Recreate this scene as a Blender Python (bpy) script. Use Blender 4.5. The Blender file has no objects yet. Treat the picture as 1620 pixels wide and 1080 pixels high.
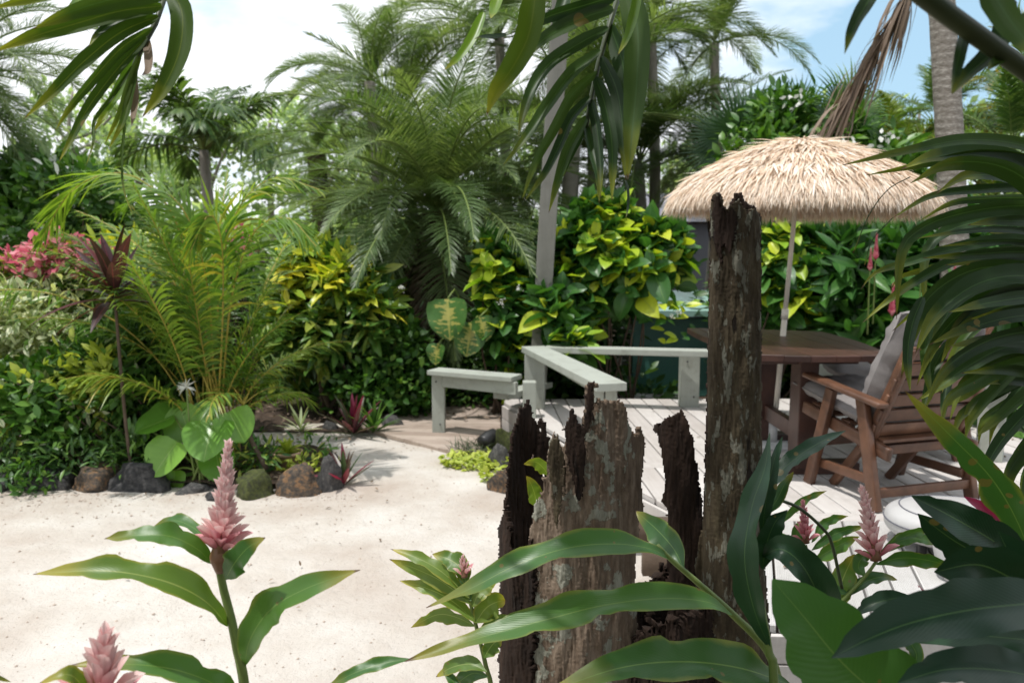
import bpy, bmesh, math, random
import numpy as np
from mathutils import Matrix, Vector, noise as mnoise
R = math.radians
rng = np.random.default_rng(7)
random.seed(7)
sc = bpy.context.scene
col = sc.collection

# ---------------------------------------------------------------- camera
FP, CX, CY, HOR = 1260.0, 810.0, 540.0, 388.0      # focal length in photo pixels, centre, horizon row
EYE = 1.6
PITCH = math.atan((CY - HOR) / FP)
cam = bpy.data.cameras.new('camera'); camo = bpy.data.objects.new('camera', cam); col.objects.link(camo)
camo.location = (0, 0, EYE); camo.rotation_euler = (R(90) - PITCH, 0, 0)
cam.sensor_width = 23.6; cam.lens = FP / 1620 * 23.6
cam.clip_start = 0.05; cam.clip_end = 2000
cam.dof.use_dof = True; cam.dof.focus_distance = 1.95; cam.dof.aperture_fstop = 3.2
sc.camera = camo

# ---------------------------------------------------------------- world, sun, exposure
SUN_EL, SUN_AZ = R(73), R(238)      # azimuth clockwise from +Y (away from the camera)
w = bpy.data.worlds.new('World'); sc.world = w; w.use_nodes = True
nt = w.node_tree; N = nt.nodes; L = nt.links
bg = N['Background']; bg.inputs[1].default_value = 0.135
sky = N.new('ShaderNodeTexSky'); sky.sky_type = 'NISHITA'; sky.sun_disc = False
sky.sun_elevation = SUN_EL; sky.sun_rotation = SUN_AZ; sky.dust_density = 1.6; sky.air_density = 1.0
tc = N.new('ShaderNodeTexCoord')
mp = N.new('ShaderNodeMapping'); mp.inputs['Scale'].default_value = (1, 1, 2.6); mp.inputs['Location'].default_value = (0.35, 0.1, 0.25)
L.new(tc.outputs['Generated'], mp.inputs[0])
n1 = N.new('ShaderNodeTexNoise'); n1.inputs['Scale'].default_value = 1.9; n1.inputs['Detail'].default_value = 9; n1.inputs['Roughness'].default_value = 0.55
L.new(mp.outputs[0], n1.inputs['Vector'])
cr = N.new('ShaderNodeValToRGB'); cr.color_ramp.elements[0].position = 0.37; cr.color_ramp.elements[1].position = 0.51
L.new(n1.outputs[0], cr.inputs[0])
mx = N.new('ShaderNodeMixRGB'); mx.inputs[2].default_value = (8.2, 8.4, 8.7, 1)
L.new(cr.outputs[0], mx.inputs[0])
# thin white veil over all of the blue
mv = N.new('ShaderNodeMixRGB'); mv.inputs[0].default_value = 0.65; mv.inputs[2].default_value = (3.6, 5.6, 7.0, 1)
L.new(sky.outputs[0], mv.inputs[1]); L.new(mv.outputs[0], mx.inputs[1])
L.new(mx.outputs[0], bg.inputs[0])
sun = bpy.data.lights.new('sun', 'SUN'); suno = bpy.data.objects.new('sun', sun); col.objects.link(suno)
sun.energy = 3.4; sun.angle = R(0.8); sun.color = (1.0, 0.97, 0.93)
sdir = Vector((math.sin(SUN_AZ) * math.cos(SUN_EL), math.cos(SUN_AZ) * math.cos(SUN_EL), math.sin(SUN_EL)))
suno.rotation_euler = sdir.to_track_quat('Z', 'Y').to_euler()
sc.view_settings.view_transform = 'Standard'; sc.view_settings.look = 'None'
sc.view_settings.exposure = 0.2; sc.view_settings.gamma = 1
sc.render.engine = 'CYCLES'
cy = sc.cycles; cy.use_denoising = True; cy.max_bounces = 6; cy.diffuse_bounces = 3; cy.glossy_bounces = 2
cy.transmission_bounces = 3; cy.transparent_max_bounces = 4; cy.caustics_reflective = False; cy.caustics_refractive = False
cy.sample_clamp_indirect = 6

# ---------------------------------------------------------------- pixel <-> world
cp, sp = math.cos(PITCH), math.sin(PITCH)
def ray(px, py):
    x = (px - CX) / FP; y = (CY - py) / FP
    return Vector((x, cp + y * sp, -sp + y * cp))
def P(px, py, Y):                 # point on the ray at distance Y in front of the camera
    d = ray(px, py); return Vector((0, 0, EYE)) + d * (Y / d.y)
def G(px, py, z=0.0):             # point of the ray at height z
    d = ray(px, py); return Vector((0, 0, EYE)) + d * ((z - EYE) / d.z)
CAMP = Vector((0, 0, EYE))

# ---------------------------------------------------------------- object helpers
WM = {}
def tag(o, label=None, cat=None, group=None, kind=None):
    if label: o['label'] = label
    if cat: o['category'] = cat
    if group: o['group'] = group
    if kind: o['kind'] = kind
    return o
def thing(name, label, cat, loc=(0, 0, 0), group=None):
    o = bpy.data.objects.new(name, None); col.objects.link(o); o.location = loc
    o.empty_display_size = 0.1
    WM[o] = Matrix.Translation(Vector(loc)); return tag(o, label, cat, group)
def put(name, me, parent=None, M=None, kind=None, label=None):
    o = bpy.data.objects.new(name, me); col.objects.link(o)
    M = M if M is not None else Matrix.Identity(4)
    WM[o] = M
    if parent is not None:
        o.parent = parent; o.matrix_basis = WM[parent].inverted() @ M
    else:
        o.matrix_basis = M
    if kind: o['kind'] = kind
    if label: o['label'] = label
    return o

class Geo:
    """collects vertices, faces, uvs, a tint per vertex and a material index per face"""
    def __init__(s): s.V = []; s.F = []; s.U = []; s.T = []; s.M = []; s.n = 0
    def add(s, V, F, U=None, tint=0.0, mi=0):
        V = np.asarray(V, float).reshape(-1, 3); k = len(V)
        s.V.append(V); s.U.append(np.asarray(U, float) if U is not None else V[:, :2].copy())
        s.T.append(np.full(k, tint) if np.isscalar(tint) else np.asarray(tint))
        for f in ([F] if isinstance(F, np.ndarray) else [F]):
            s.F.append((np.asarray(f) + s.n) if isinstance(f, np.ndarray) else [[i + s.n for i in q] for q in f])
        s.M.append(np.full(len(F), mi)); s.n += k
        return s
    def mesh(s, name, mats, smooth=True):
        V = np.concatenate(s.V); U = np.concatenate(s.U); T = np.concatenate(s.T); Mi = np.concatenate(s.M)
        me = bpy.data.meshes.new(name)
        sizes = []; loops = []
        for f in s.F:
            if isinstance(f, np.ndarray):
                sizes.append(np.full(len(f), f.shape[1])); loops.append(f.ravel())
            else:
                sizes.append(np.array([len(q) for q in f], int)); loops.append(np.array([i for q in f for i in q], int))
        sizes = np.concatenate(sizes); loops = np.concatenate(loops)
        me.vertices.add(len(V)); me.vertices.foreach_set('co', V.ravel())
        me.loops.add(len(loops)); me.loops.foreach_set('vertex_index', loops.astype(np.int32))
        me.polygons.add(len(sizes))
        st = np.concatenate([[0], np.cumsum(sizes)[:-1]])
        me.polygons.foreach_set('loop_start', st.astype(np.int32))
        me.polygons.foreach_set('loop_total', sizes.astype(np.int32))
        me.polygons.foreach_set('material_index', Mi.astype(np.int32))
        me.polygons.foreach_set('use_smooth', np.full(len(sizes), smooth))
        uv = me.uv_layers.new(name='UVMap'); uv.data.foreach_set('uv', U[loops].ravel())
        a = me.attributes.new('tint', 'FLOAT', 'POINT'); a.data.foreach_set('value', T.astype(np.float32))
        for m in (mats if isinstance(mats, (list, tuple)) else [mats]): me.materials.append(m)
        me.update(calc_edges=True); me.validate()
        return me

def gridF(nr, nc, wrap=False):
    r = np.arange(nr - 1)[:, None]; c = np.arange(nc if wrap else nc - 1)[None, :]
    c2 = (c + 1) % nc
    return np.stack([r * nc + c, r * nc + c2, (r + 1) * nc + c2, (r + 1) * nc + c], -1).reshape(-1, 4)
def cr_spline(pts, n):
    pts = np.asarray(pts, float)
    if len(pts) == 2: return pts[0] + (pts[1] - pts[0]) * np.linspace(0, 1, n)[:, None]
    p = np.vstack([2 * pts[0] - pts[1], pts, 2 * pts[-1] - pts[-2]])
    d = np.concatenate([[0], np.cumsum(np.linalg.norm(np.diff(pts, axis=0), axis=1))]); d /= d[-1]
    out = []
    for t in np.linspace(0, 1, n):
        i = min(np.searchsorted(d, t, 'right') - 1, len(pts) - 2)
        u = (t - d[i]) / max(1e-9, d[i + 1] - d[i]); a, b, c, e = p[i], p[i + 1], p[i + 2], p[i + 3]
        out.append(.5 * (2 * b + (c - a) * u + (2 * a - 5 * b + 4 * c - e) * u * u + (3 * b - a - 3 * c + e) * u ** 3))
    return np.array(out)
def tube(g, pts, rad, ns=8, n=None, mi=0, tint=0.0, caps=True, bump=0.0):
    pts = cr_spline(pts, n) if n else np.asarray([list(p) for p in pts], float)
    k = len(pts); rad = np.interp(np.linspace(0, 1, k), np.linspace(0, 1, len(rad)), rad) if not np.isscalar(rad) else np.full(k, rad)
    T = np.gradient(pts, axis=0); T /= np.linalg.norm(T, axis=1)[:, None] + 1e-12
    ref = np.array([0, 0, 1.0]) if abs(T[0][2]) < .9 else np.array([1.0, 0, 0])
    A = np.cross(T, ref); A /= np.linalg.norm(A, axis=1)[:, None] + 1e-12; B = np.cross(T, A)
    th = np.linspace(0, 2 * np.pi, ns, endpoint=False)
    rr = rad[:, None] * (1 + (bump * (rng.random((k, ns)) - .5) if bump else 0))
    V = pts[:, None] + rr[..., None] * (np.cos(th)[None, :, None] * A[:, None] + np.sin(th)[None, :, None] * B[:, None])
    U = np.stack(np.broadcast_arrays(th[None] / 6.283, np.linspace(0, 1, k)[:, None]), -1)
    F = gridF(k, ns, True); V = V.reshape(-1, 3)
    g.add(V, F, U.reshape(-1, 2), tint, mi)
    if caps:
        g.F.append([[g.n - ns + i for i in range(ns)], [g.n - k * ns + i for i in reversed(range(ns))]]); g.M.append(np.full(2, mi))
    return g
def boxg(g, c, s, M=None, mi=0, bev=0.0):
    """box of size s centred at c; a small chamfer when bev is set"""
    bm = bmesh.new(); bmesh.ops.create_cube(bm, size=1)
    for v in bm.verts: v.co = Vector((v.co.x * s[0], v.co.y * s[1], v.co.z * s[2]))
    if bev: bmesh.ops.bevel(bm, geom=list(bm.edges), offset=bev, segments=2, affect='EDGES', profile=.6)
    T = Matrix.Translation(Vector(c)) if M is None else M @ Matrix.Translation(Vector(c))
    V = [list(T @ v.co) for v in bm.verts]; bm.verts.index_update(); F = [[v.index for v in f.verts] for f in bm.faces]; bm.free()
    g.add(V, F, None, 0, mi); return g
def frame(o, yd, zd):
    """matrix with local +Y along yd and +Z near zd"""
    y = Vector(yd).normalized(); z = Vector(zd); x = y.cross(z)
    if x.length < 1e-5: x = y.orthogonal()
    x.normalize(); z = x.cross(y)
    return Matrix(((x.x, y.x, z.x, o[0]), (x.y, y.y, z.y, o[1]), (x.z, y.z, z.z, o[2]), (0, 0, 0, 1)))

# ---------------------------------------------------------------- materials
def mat_new(name):
    m = bpy.data.materials.new(name); m.use_nodes = True
    return m, m.node_tree.nodes, m.node_tree.links, m.node_tree.nodes['Principled BSDF']
def ramp(N, L, src, stops):
    r = N.new('ShaderNodeValToRGB'); e = r.color_ramp.elements
    while len(e) < len(stops): e.new(.5)
    for el, (p, c) in zip(e, stops): el.position = p; el.color = (*c, 1)
    L.new(src, r.inputs[0]); return r.outputs[0]
def mth(N, L, op, a, b=None):
    m = N.new('ShaderNodeMath'); m.operation = op
    for i, v in enumerate((a, b)):
        if v is None: continue
        if isinstance(v, (int, float)): m.inputs[i].default_value = v
        else: L.new(v, m.inputs[i])
    return m.outputs[0]
def mixc(N, L, f, a, b, mode='MIX'):
    m = N.new('ShaderNodeMixRGB'); m.blend_type = mode
    for i, v in enumerate((f, a, b)):
        if isinstance(v, (int, float)): m.inputs[i].default_value = v
        elif isinstance(v, tuple): m.inputs[i].default_value = (*v, 1)
        else: L.new(v, m.inputs[i])
    return m.outputs[0]
def noisen(N, L, scale, detail=4, rough=.55, vec=None, obj=True):
    n = N.new('ShaderNodeTexNoise'); n.inputs['Scale'].default_value = scale; n.inputs['Detail'].default_value = detail
    n.inputs['Roughness'].default_value = rough
    if vec is None:
        t = N.new('ShaderNodeTexCoord'); vec = t.outputs['Object']
    L.new(vec, n.inputs['Vector']); return n.outputs[0]
def leafmat(name, stops, ttint=(1.5, 1.55, .6), trans=.35, rough=.42, rib=(.35, .45, .12), ribw=.04, vein=26, tip=None, edge=None, var=.5, spec=.5, spots=0, vtip=None):
    m, N, L, b = mat_new(name)
    at = N.new('ShaderNodeAttribute'); at.attribute_name = 'tint'
    oi = N.new('ShaderNodeObjectInfo')
    r = mth(N, L, 'FRACT', mth(N, L, 'ADD', at.outputs['Fac'], oi.outputs['Random']))
    c = ramp(N, L, r, stops)
    uv = N.new('ShaderNodeUVMap'); sx = N.new('ShaderNodeSeparateXYZ'); L.new(uv.outputs[0], sx.inputs[0])
    u = mth(N, L, 'ABSOLUTE', mth(N, L, 'SUBTRACT', sx.outputs[0], .5)); v = sx.outputs[1]
    g = N.new('ShaderNodeTexCoord').outputs['Object']
    nz = noisen(N, L, 9, 3, .6, g)
    c = mixc(N, L, mth(N, L, 'MULTIPLY', mth(N, L, 'SUBTRACT', nz, .35), var), c, mixc(N, L, 1.0, c, (.55, .7, .5), 'MULTIPLY'))
    bumph = None
    if vein:
        ph = mth(N, L, 'SUBTRACT', mth(N, L, 'MULTIPLY', v, vein * 6.28), mth(N, L, 'MULTIPLY', u, vein * 2.4))
        s = mth(N, L, 'SINE', ph); s2 = mth(N, L, 'MULTIPLY', mth(N, L, 'ADD', s, 1), .5)
        c = mixc(N, L, mth(N, L, 'MULTIPLY', s2, .055), c, mixc(N, L, 1.0, c, (1.7, 1.6, 1.5), 'MULTIPLY'))
        bumph = s2
    if edge is not None:
        ef = N.new('ShaderNodeMapRange'); L.new(mth(N, L, 'ADD', u, mth(N, L, 'MULTIPLY', mth(N, L, 'SUBTRACT', nz, .5), .35)), ef.inputs[0])
        ef.inputs[1].default_value = .40; ef.inputs[2].default_value = .52
        c = mixc(N, L, mth(N, L, 'MULTIPLY', ef.outputs[0], .75), c, edge)
    if spots:
        vs = N.new('ShaderNodeTexVoronoi'); vs.inputs['Scale'].default_value = spots; L.new(g, vs.inputs['Vector'])
        n9 = noisen(N, L, spots * .25, 2, .5, g)
        sf = mth(N, L, 'LESS_THAN', vs.outputs['Distance'], mth(N, L, 'MULTIPLY', mth(N, L, 'SUBTRACT', n9, .52), 1.6))
        c = mixc(N, L, mth(N, L, 'MULTIPLY', sf, .8), c, (.16, .12, .04))
    if vtip is not None:
        vt = N.new('ShaderNodeMapRange'); L.new(v, vt.inputs[0]); vt.inputs[1].default_value = .15; vt.inputs[2].default_value = .95
        c = mixc(N, L, vt.outputs[0], c, vtip)
    if tip is not None:
        tf = N.new('ShaderNodeMapRange'); L.new(mth(N, L, 'ADD', v, mth(N, L, 'MULTIPLY', mth(N, L, 'SUBTRACT', nz, .5), .3)), tf.inputs[0])
        tf.inputs[1].default_value = .72; tf.inputs[2].default_value = 1.0
        c = mixc(N, L, tf.outputs[0], c, tip)
        tf2 = N.new('ShaderNodeMapRange'); L.new(mth(N, L, 'ADD', v, mth(N, L, 'MULTIPLY', mth(N, L, 'SUBTRACT', nz, .5), .1)), tf2.inputs[0])
        tf2.inputs[1].default_value = .965; tf2.inputs[2].default_value = .985
        c = mixc(N, L, tf2.outputs[0], c, (.10, .05, .025))
    if rib is not None:
        rf = N.new('ShaderNodeMapRange'); L.new(u, rf.inputs[0]); rf.inputs[1].default_value = ribw; rf.inputs[2].default_value = ribw * .3
        c = mixc(N, L, mth(N, L, 'MULTIPLY', rf.outputs[0], .8), c, rib)
    L.new(c, b.inputs['Base Color']); b.inputs['Roughness'].default_value = rough
    b.inputs['Specular IOR Level'].default_value = spec
    if bumph is not None:
        bp = N.new('ShaderNodeBump'); bp.inputs['Strength'].default_value = .09; bp.inputs['Distance'].default_value = .0015
        L.new(bumph, bp.inputs['Height']); L.new(bp.outputs[0], b.inputs['Normal'])
    if trans:
        tr = N.new('ShaderNodeBsdfTranslucent'); L.new(mixc(N, L, 1.0, c, ttint, 'MULTIPLY'), tr.inputs[0])
        ms = N.new('ShaderNodeMixShader'); ms.inputs[0].default_value = trans
        L.new(b.outputs[0], ms.inputs[1]); L.new(tr.outputs[0], ms.inputs[2])
        L.new(ms.outputs[0], N['Material Output'].inputs[0])
    return m
def plainmat(name, stops, scale=8, detail=5, rough=.6, bump=.3, bdist=.01, stretch=(1, 1, 1), spec=.4, rand=0.0, metal=0):
    m, N, L, b = mat_new(name)
    t = N.new('ShaderNodeTexCoord'); mp = N.new('ShaderNodeMapping'); mp.inputs['Scale'].default_value = stretch
    L.new(t.outputs['Object'], mp.inputs[0])
    n = noisen(N, L, scale, detail, .62, mp.outputs[0])
    f = n
    if rand:
        oi = N.new('ShaderNodeObjectInfo'); f = mth(N, L, 'ADD', n, mth(N, L, 'MULTIPLY', mth(N, L, 'SUBTRACT', oi.outputs['Random'], .5), rand))
    c = ramp(N, L, f, stops); L.new(c, b.inputs['Base Color'])
    b.inputs['Roughness'].default_value = rough; b.inputs['Specular IOR Level'].default_value = spec; b.inputs['Metallic'].default_value = metal
    if bump:
        n2 = noisen(N, L, scale * 3, 6, .65, mp.outputs[0])
        bp = N.new('ShaderNodeBump'); bp.inputs['Strength'].default_value = bump; bp.inputs['Distance'].default_value = bdist
        L.new(n2, bp.inputs['Height']); L.new(bp.outputs[0], b.inputs['Normal'])
    return m
def sc3(c, k): return tuple(x * k for x in c)
def S2(a, b): return [(0.0, a), (1.0, b)]

M = {}
M['ginger'] = leafmat('ginger_leaf', [(0, (.035, .10, .022)), (.6, (.05, .135, .03)), (1, (.075, .17, .03))], trans=.30, rough=.36, rib=(.16, .26, .07), ribw=.022, vein=42, tip=(.26, .22, .03), edge=(.20, .22, .04), spots=38)
M['ginger_plain'] = leafmat('broad_leaf', [(0, (.05, .14, .03)), (1, (.065, .17, .035))], trans=.3, rough=.4, rib=(.14, .24, .07), ribw=.012, vein=34, spots=30)
M['ginger_dark'] = leafmat('dark_ginger_leaf', [(0, (.012, .04, .020)), (1, (.024, .068, .028))], trans=.2, rough=.38, rib=(.09, .17, .06), ribw=.018, vein=38, spots=26)
M['ginger_yellow'] = leafmat('yellowing_ginger_leaf', [(0, (.09, .17, .03)), (1, (.15, .22, .04))], trans=.35, rough=.4, rib=(.3, .36, .12), ribw=.03, vein=38, tip=(.40, .32, .05), edge=(.33, .30, .05), spots=38)
M['strap_lit'] = leafmat('backlit_leaflet', [(0, (.035, .07, .012)), (.6, (.055, .10, .014)), (1, (.10, .15, .02))], trans=.5, rough=.5, spec=.22, rib=(.12, .16, .03), ribw=.035, vein=0, tip=(.26, .26, .03), spots=20)  # yellower copy of the strap leaflet, backlight put into its colour
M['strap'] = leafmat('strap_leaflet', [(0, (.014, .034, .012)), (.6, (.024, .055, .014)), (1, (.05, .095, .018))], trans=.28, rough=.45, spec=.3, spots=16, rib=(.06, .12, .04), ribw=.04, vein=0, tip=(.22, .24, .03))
M['strap_lime'] = leafmat('lime_leaflet', [(0, (.10, .20, .02)), (1, (.16, .27, .03))], trans=.4, rough=.35, rib=(.2, .28, .05), ribw=.04, vein=0, tip=(.35, .33, .05))
M['date'] = leafmat('date_frond', [(0, (.055, .10, .03)), (.5, (.11, .175, .06)), (1, (.22, .28, .13))], trans=.38, rough=.4, rib=None, vein=0, var=.3)
M['coco'] = leafmat('coconut_frond', [(0, (.05, .11, .03)), (1, (.13, .20, .06))], trans=.38, rough=.4, rib=None, vein=0, var=.3)
M['areca'] = leafmat('areca_frond', [(0, (.08, .17, .03)), (.6, (.16, .27, .04)), (.93, (.25, .34, .05)), (1, (.38, .31, .05))], trans=.4, rough=.4, rib=None, vein=0, var=.3)
M['areca2'] = leafmat('dry_areca_frond', [(0, (.08, .14, .02)), (.6, (.15, .2, .03)), (1, (.34, .24, .06))], trans=.35, rough=.45, rib=None, vein=0)
M['fan'] = leafmat('fan_leaf', [(0, (.03, .08, .03)), (1, (.07, .14, .05))], trans=.25, rough=.4, rib=None, vein=0)
M['deep'] = leafmat('deep_green_leaf', [(0, (.025, .07, .016)), (.6, (.065, .15, .03)), (1, (.14, .25, .05))], trans=.25, rough=.42, rib=None, vein=0)
M['green'] = leafmat('green_leaf', [(0, (.035, .10, .018)), (.6, (.08, .19, .03)), (1, (.17, .30, .06))], trans=.3, rough=.4, rib=None, vein=0)
M['far'] = leafmat('hazed_far_leaf', [(0, (.22, .31, .18)), (.6, (.34, .44, .28)), (1, (.48, .56, .40))], trans=.5, rough=.6, rib=None, vein=0)  # distance haze put into these pale leaf colours
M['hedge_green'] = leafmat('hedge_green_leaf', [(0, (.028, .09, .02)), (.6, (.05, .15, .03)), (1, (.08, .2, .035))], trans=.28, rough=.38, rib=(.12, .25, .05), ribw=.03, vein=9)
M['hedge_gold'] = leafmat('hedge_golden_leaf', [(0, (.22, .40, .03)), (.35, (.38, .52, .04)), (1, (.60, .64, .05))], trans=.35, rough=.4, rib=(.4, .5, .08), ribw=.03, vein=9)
M['croton'] = leafmat('croton_leaf', [(0, (.12, .25, .03)), (.35, (.30, .42, .04)), (.65, (.52, .55, .05)), (1, (.80, .68, .06))], trans=.3, rough=.38, rib=(.5, .45, .05), ribw=.05, vein=8)
M['croton_low'] = leafmat('croton_green_leaf', [(0, (.035, .10, .018)), (.6, (.10, .21, .035)), (1, (.35, .38, .06))], trans=.25, rough=.38, rib=(.2, .25, .05), ribw=.04, vein=8)
M['variegated'] = leafmat('variegated_leaf', [(0, (.10, .20, .06)), (.35, (.34, .40, .20)), (1, (.78, .78, .58))], trans=.3, rough=.45, rib=(.15, .22, .1), ribw=.1, vein=0)
M['pinkflower'] = leafmat('pink_petal', ttint=(1.3, 1.1, 1.2), stops= [(0, (.55, .10, .16)), (.6, (.68, .20, .27)), (1, (.78, .42, .42))], trans=.35, rough=.6, rib=None, vein=0)
M['cordyline'] = leafmat('cordyline_leaf', [(0, (.035, .018, .02)), (.6, (.085, .03, .045)), (1, (.20, .05, .07))], trans=.3, rough=.32, rib=(.25, .05, .08), ribw=.03, vein=0)
M['magenta'] = leafmat('magenta_leaf', S2((.34, .015, .09), (.40, .02, .11)), trans=.3, rough=.4, rib=(.2, .01, .05), ribw=.03, vein=12)
M['heart'] = leafmat('heart_leaf', [(0, (.10, .25, .03)), (1, (.19, .37, .05))], trans=.3, rough=.32, rib=(.3, .45, .12), ribw=.015, vein=7)
M['bract'] = leafmat('bract', [(0, (.60, .20, .22)), (.6, (.74, .33, .34)), (1, (.82, .46, .46))], (1.2, 1.1, 1.1), vtip=(.93, .74, .70), trans=.3, rough=.45, rib=None, vein=0, spec=.4)
M['bract_red'] = leafmat('bract_red', vtip=(.80, .42, .45), stops=[(0, (.50, .12, .16)), (1, (.70, .24, .28))], ttint= (1.2, 1.1, 1.1), trans=.25, rough=.45, rib=None, vein=0)
M['white_petal'] = leafmat('white_petal', S2((.75, .74, .68), (.85, .85, .8)), (1, 1, 1), trans=.3, rough=.5, rib=None, vein=0)
M['rhoeo'] = leafmat('rhoeo_leaf', [(0, (.05, .10, .035)), (.5, (.12, .05, .06)), (1, (.28, .02, .08))], trans=.25, rough=.4, rib=None, vein=0)
M['lime'] = leafmat('lime_leaf', S2((.28, .36, .05), (.50, .54, .10)), trans=.3, rough=.5, rib=None, vein=0)
M['deadleaf'] = leafmat('dead_leaf', [(0, (.13, .085, .055)), (.6, (.21, .15, .11)), (1, (.30, .22, .17))], trans=.15, rough=.75, rib=None, vein=0)
M['stem'] = plainmat('green_stem', S2((.10, .17, .04), (.20, .24, .06)), 12, 3, .45, .1)
M['stem_dark'] = plainmat('dark_stem', S2((.03, .045, .02), (.07, .09, .035)), 12, 3, .5, .1)
M['stem_red'] = plainmat('red_stem', S2((.17, .06, .05), (.26, .16, .07)), 12, 3, .45, .1)
M['stem_orange'] = plainmat('orange_cane', S2((.24, .25, .04), (.46, .29, .05)), 6, 3, .4, .1)
M['twig'] = plainmat('twig', S2((.05, .032, .02), (.14, .10, .07)), 14, 4, .8, .4)
M['trunk_dark'] = plainmat('fibrous_trunk', S2((.02, .013, .009), (.09, .055, .03)), 10, 6, .9, .8, .03)
M['trunk_grey'] = plainmat('grey_trunk', S2((.16, .14, .11), (.36, .33, .28)), 8, 5, .85, .5)
# ring marked palm trunk
def ringmat():
    m, N, L, b = mat_new('ringed_palm_bark')
    t = N.new('ShaderNodeTexCoord'); sx = N.new('ShaderNodeSeparateXYZ'); L.new(t.outputs['Object'], sx.inputs[0])
    n = noisen(N, L, 7, 5, .7, t.outputs['Object'])
    z = mth(N, L, 'ADD', mth(N, L, 'MULTIPLY', sx.outputs[2], 105), mth(N, L, 'MULTIPLY', n, 7))
    s = mth(N, L, 'SINE', z)
    mp = N.new('ShaderNodeMapping'); mp.inputs['Scale'].default_value = (1, 1, 3.5); L.new(t.outputs['Object'], mp.inputs[0])
    n2 = noisen(N, L, 26, 5, .7, mp.outputs[0])
    f = mth(N, L, 'ADD', mth(N, L, 'MULTIPLY', s, .07), n2)
    c = ramp(N, L, f, [(.28, (.10, .085, .065)), (.46, (.20, .175, .145)), (.58, (.27, .245, .21)), (.72, (.48, .45, .40))])
    L.new(c, b.inputs['Base Color']); b.inputs['Roughness'].default_value = .85
    bp = N.new('ShaderNodeBump'); bp.inputs['Strength'].default_value = .5; bp.inputs['Distance'].default_value = .01
    L.new(f, bp.inputs['Height']); L.new(bp.outputs[0], b.inputs['Normal'])
    return m
M['ringed'] = ringmat()
def barkmat(name, base, lichen, crack=.36, lich=.75):
    m, N, L, b = mat_new(name)
    t = N.new('ShaderNodeTexCoord'); mp = N.new('ShaderNodeMapping'); mp.inputs['Scale'].default_value = (1, 1, .16); L.new(t.outputs['Object'], mp.inputs[0])
    fib = noisen(N, L, 60, 6, .7, mp.outputs[0])
    big = noisen(N, L, 7, 4, .6, t.outputs['Object'])
    f = mth(N, L, 'ADD', mth(N, L, 'MULTIPLY', fib, .65), mth(N, L, 'MULTIPLY', big, .4))
    c = ramp(N, L, f, base)
    mp2 = N.new('ShaderNodeMapping'); mp2.inputs['Scale'].default_value = (1, 1, .22); L.new(t.outputs['Object'], mp2.inputs[0])
    cr_ = noisen(N, L, 22, 3, .5, mp2.outputs[0])
    ck = N.new('ShaderNodeMapRange'); L.new(cr_, ck.inputs[0]); ck.inputs[1].default_value = crack; ck.inputs[2].default_value = crack - .035
    c = mixc(N, L, mth(N, L, 'MULTIPLY', ck.outputs[0], .9), c, (.012, .008, .006))
    h = mth(N, L, 'SUBTRACT', f, mth(N, L, 'MULTIPLY', ck.outputs[0], .5))
    if lichen:
        mp3 = N.new('ShaderNodeMapping'); mp3.inputs['Scale'].default_value = (1, 1, lichen[2]); mp3.inputs['Location'].default_value = (3.1, 0, .4)
        L.new(t.outputs['Object'], mp3.inputs[0])
        ln = noisen(N, L, lichen[0], 7, .62, mp3.outputs[0])
        lf = N.new('ShaderNodeMapRange'); L.new(ln, lf.inputs[0]); lf.inputs[1].default_value = lichen[1]; lf.inputs[2].default_value = lichen[1] + .02
        lc = ramp(N, L, fib, [(.3, (.19, .20, .15)), (.7, (.42, .43, .36))])
        c = mixc(N, L, mth(N, L, 'MULTIPLY', lf.outputs[0], lich), c, lc)
        h = mth(N, L, 'ADD', h, mth(N, L, 'MULTIPLY', lf.outputs[0], .25))
    L.new(c, b.inputs['Base Color']); b.inputs['Roughness'].default_value = .9; b.inputs['Specular IOR Level'].default_value = .2
    bp = N.new('ShaderNodeBump'); bp.inputs['Strength'].default_value = .9; bp.inputs['Distance'].default_value = .008
    L.new(h, bp.inputs['Height']); L.new(bp.outputs[0], b.inputs['Normal'])
    return m
M['bark'] = barkmat('weathered_bark', [(.3, (.05, .035, .026)), (.5, (.15, .108, .076)), (.62, (.25, .19, .14)), (.8, (.35, .28, .215))], (13, .545, .8), crack=.30)
M['bark_trunk'] = barkmat('mossy_bark', [(.3, (.022, .016, .010)), (.5, (.058, .044, .027)), (.65, (.10, .08, .048)), (.8, (.16, .125, .08))], (34, .565, .4), lich=.38)
M['rot'] = barkmat('rotten_wood', [(.3, (.008, .005, .004)), (.55, (.028, .017, .012)), (.8, (.07, .042, .03))], None)

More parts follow.
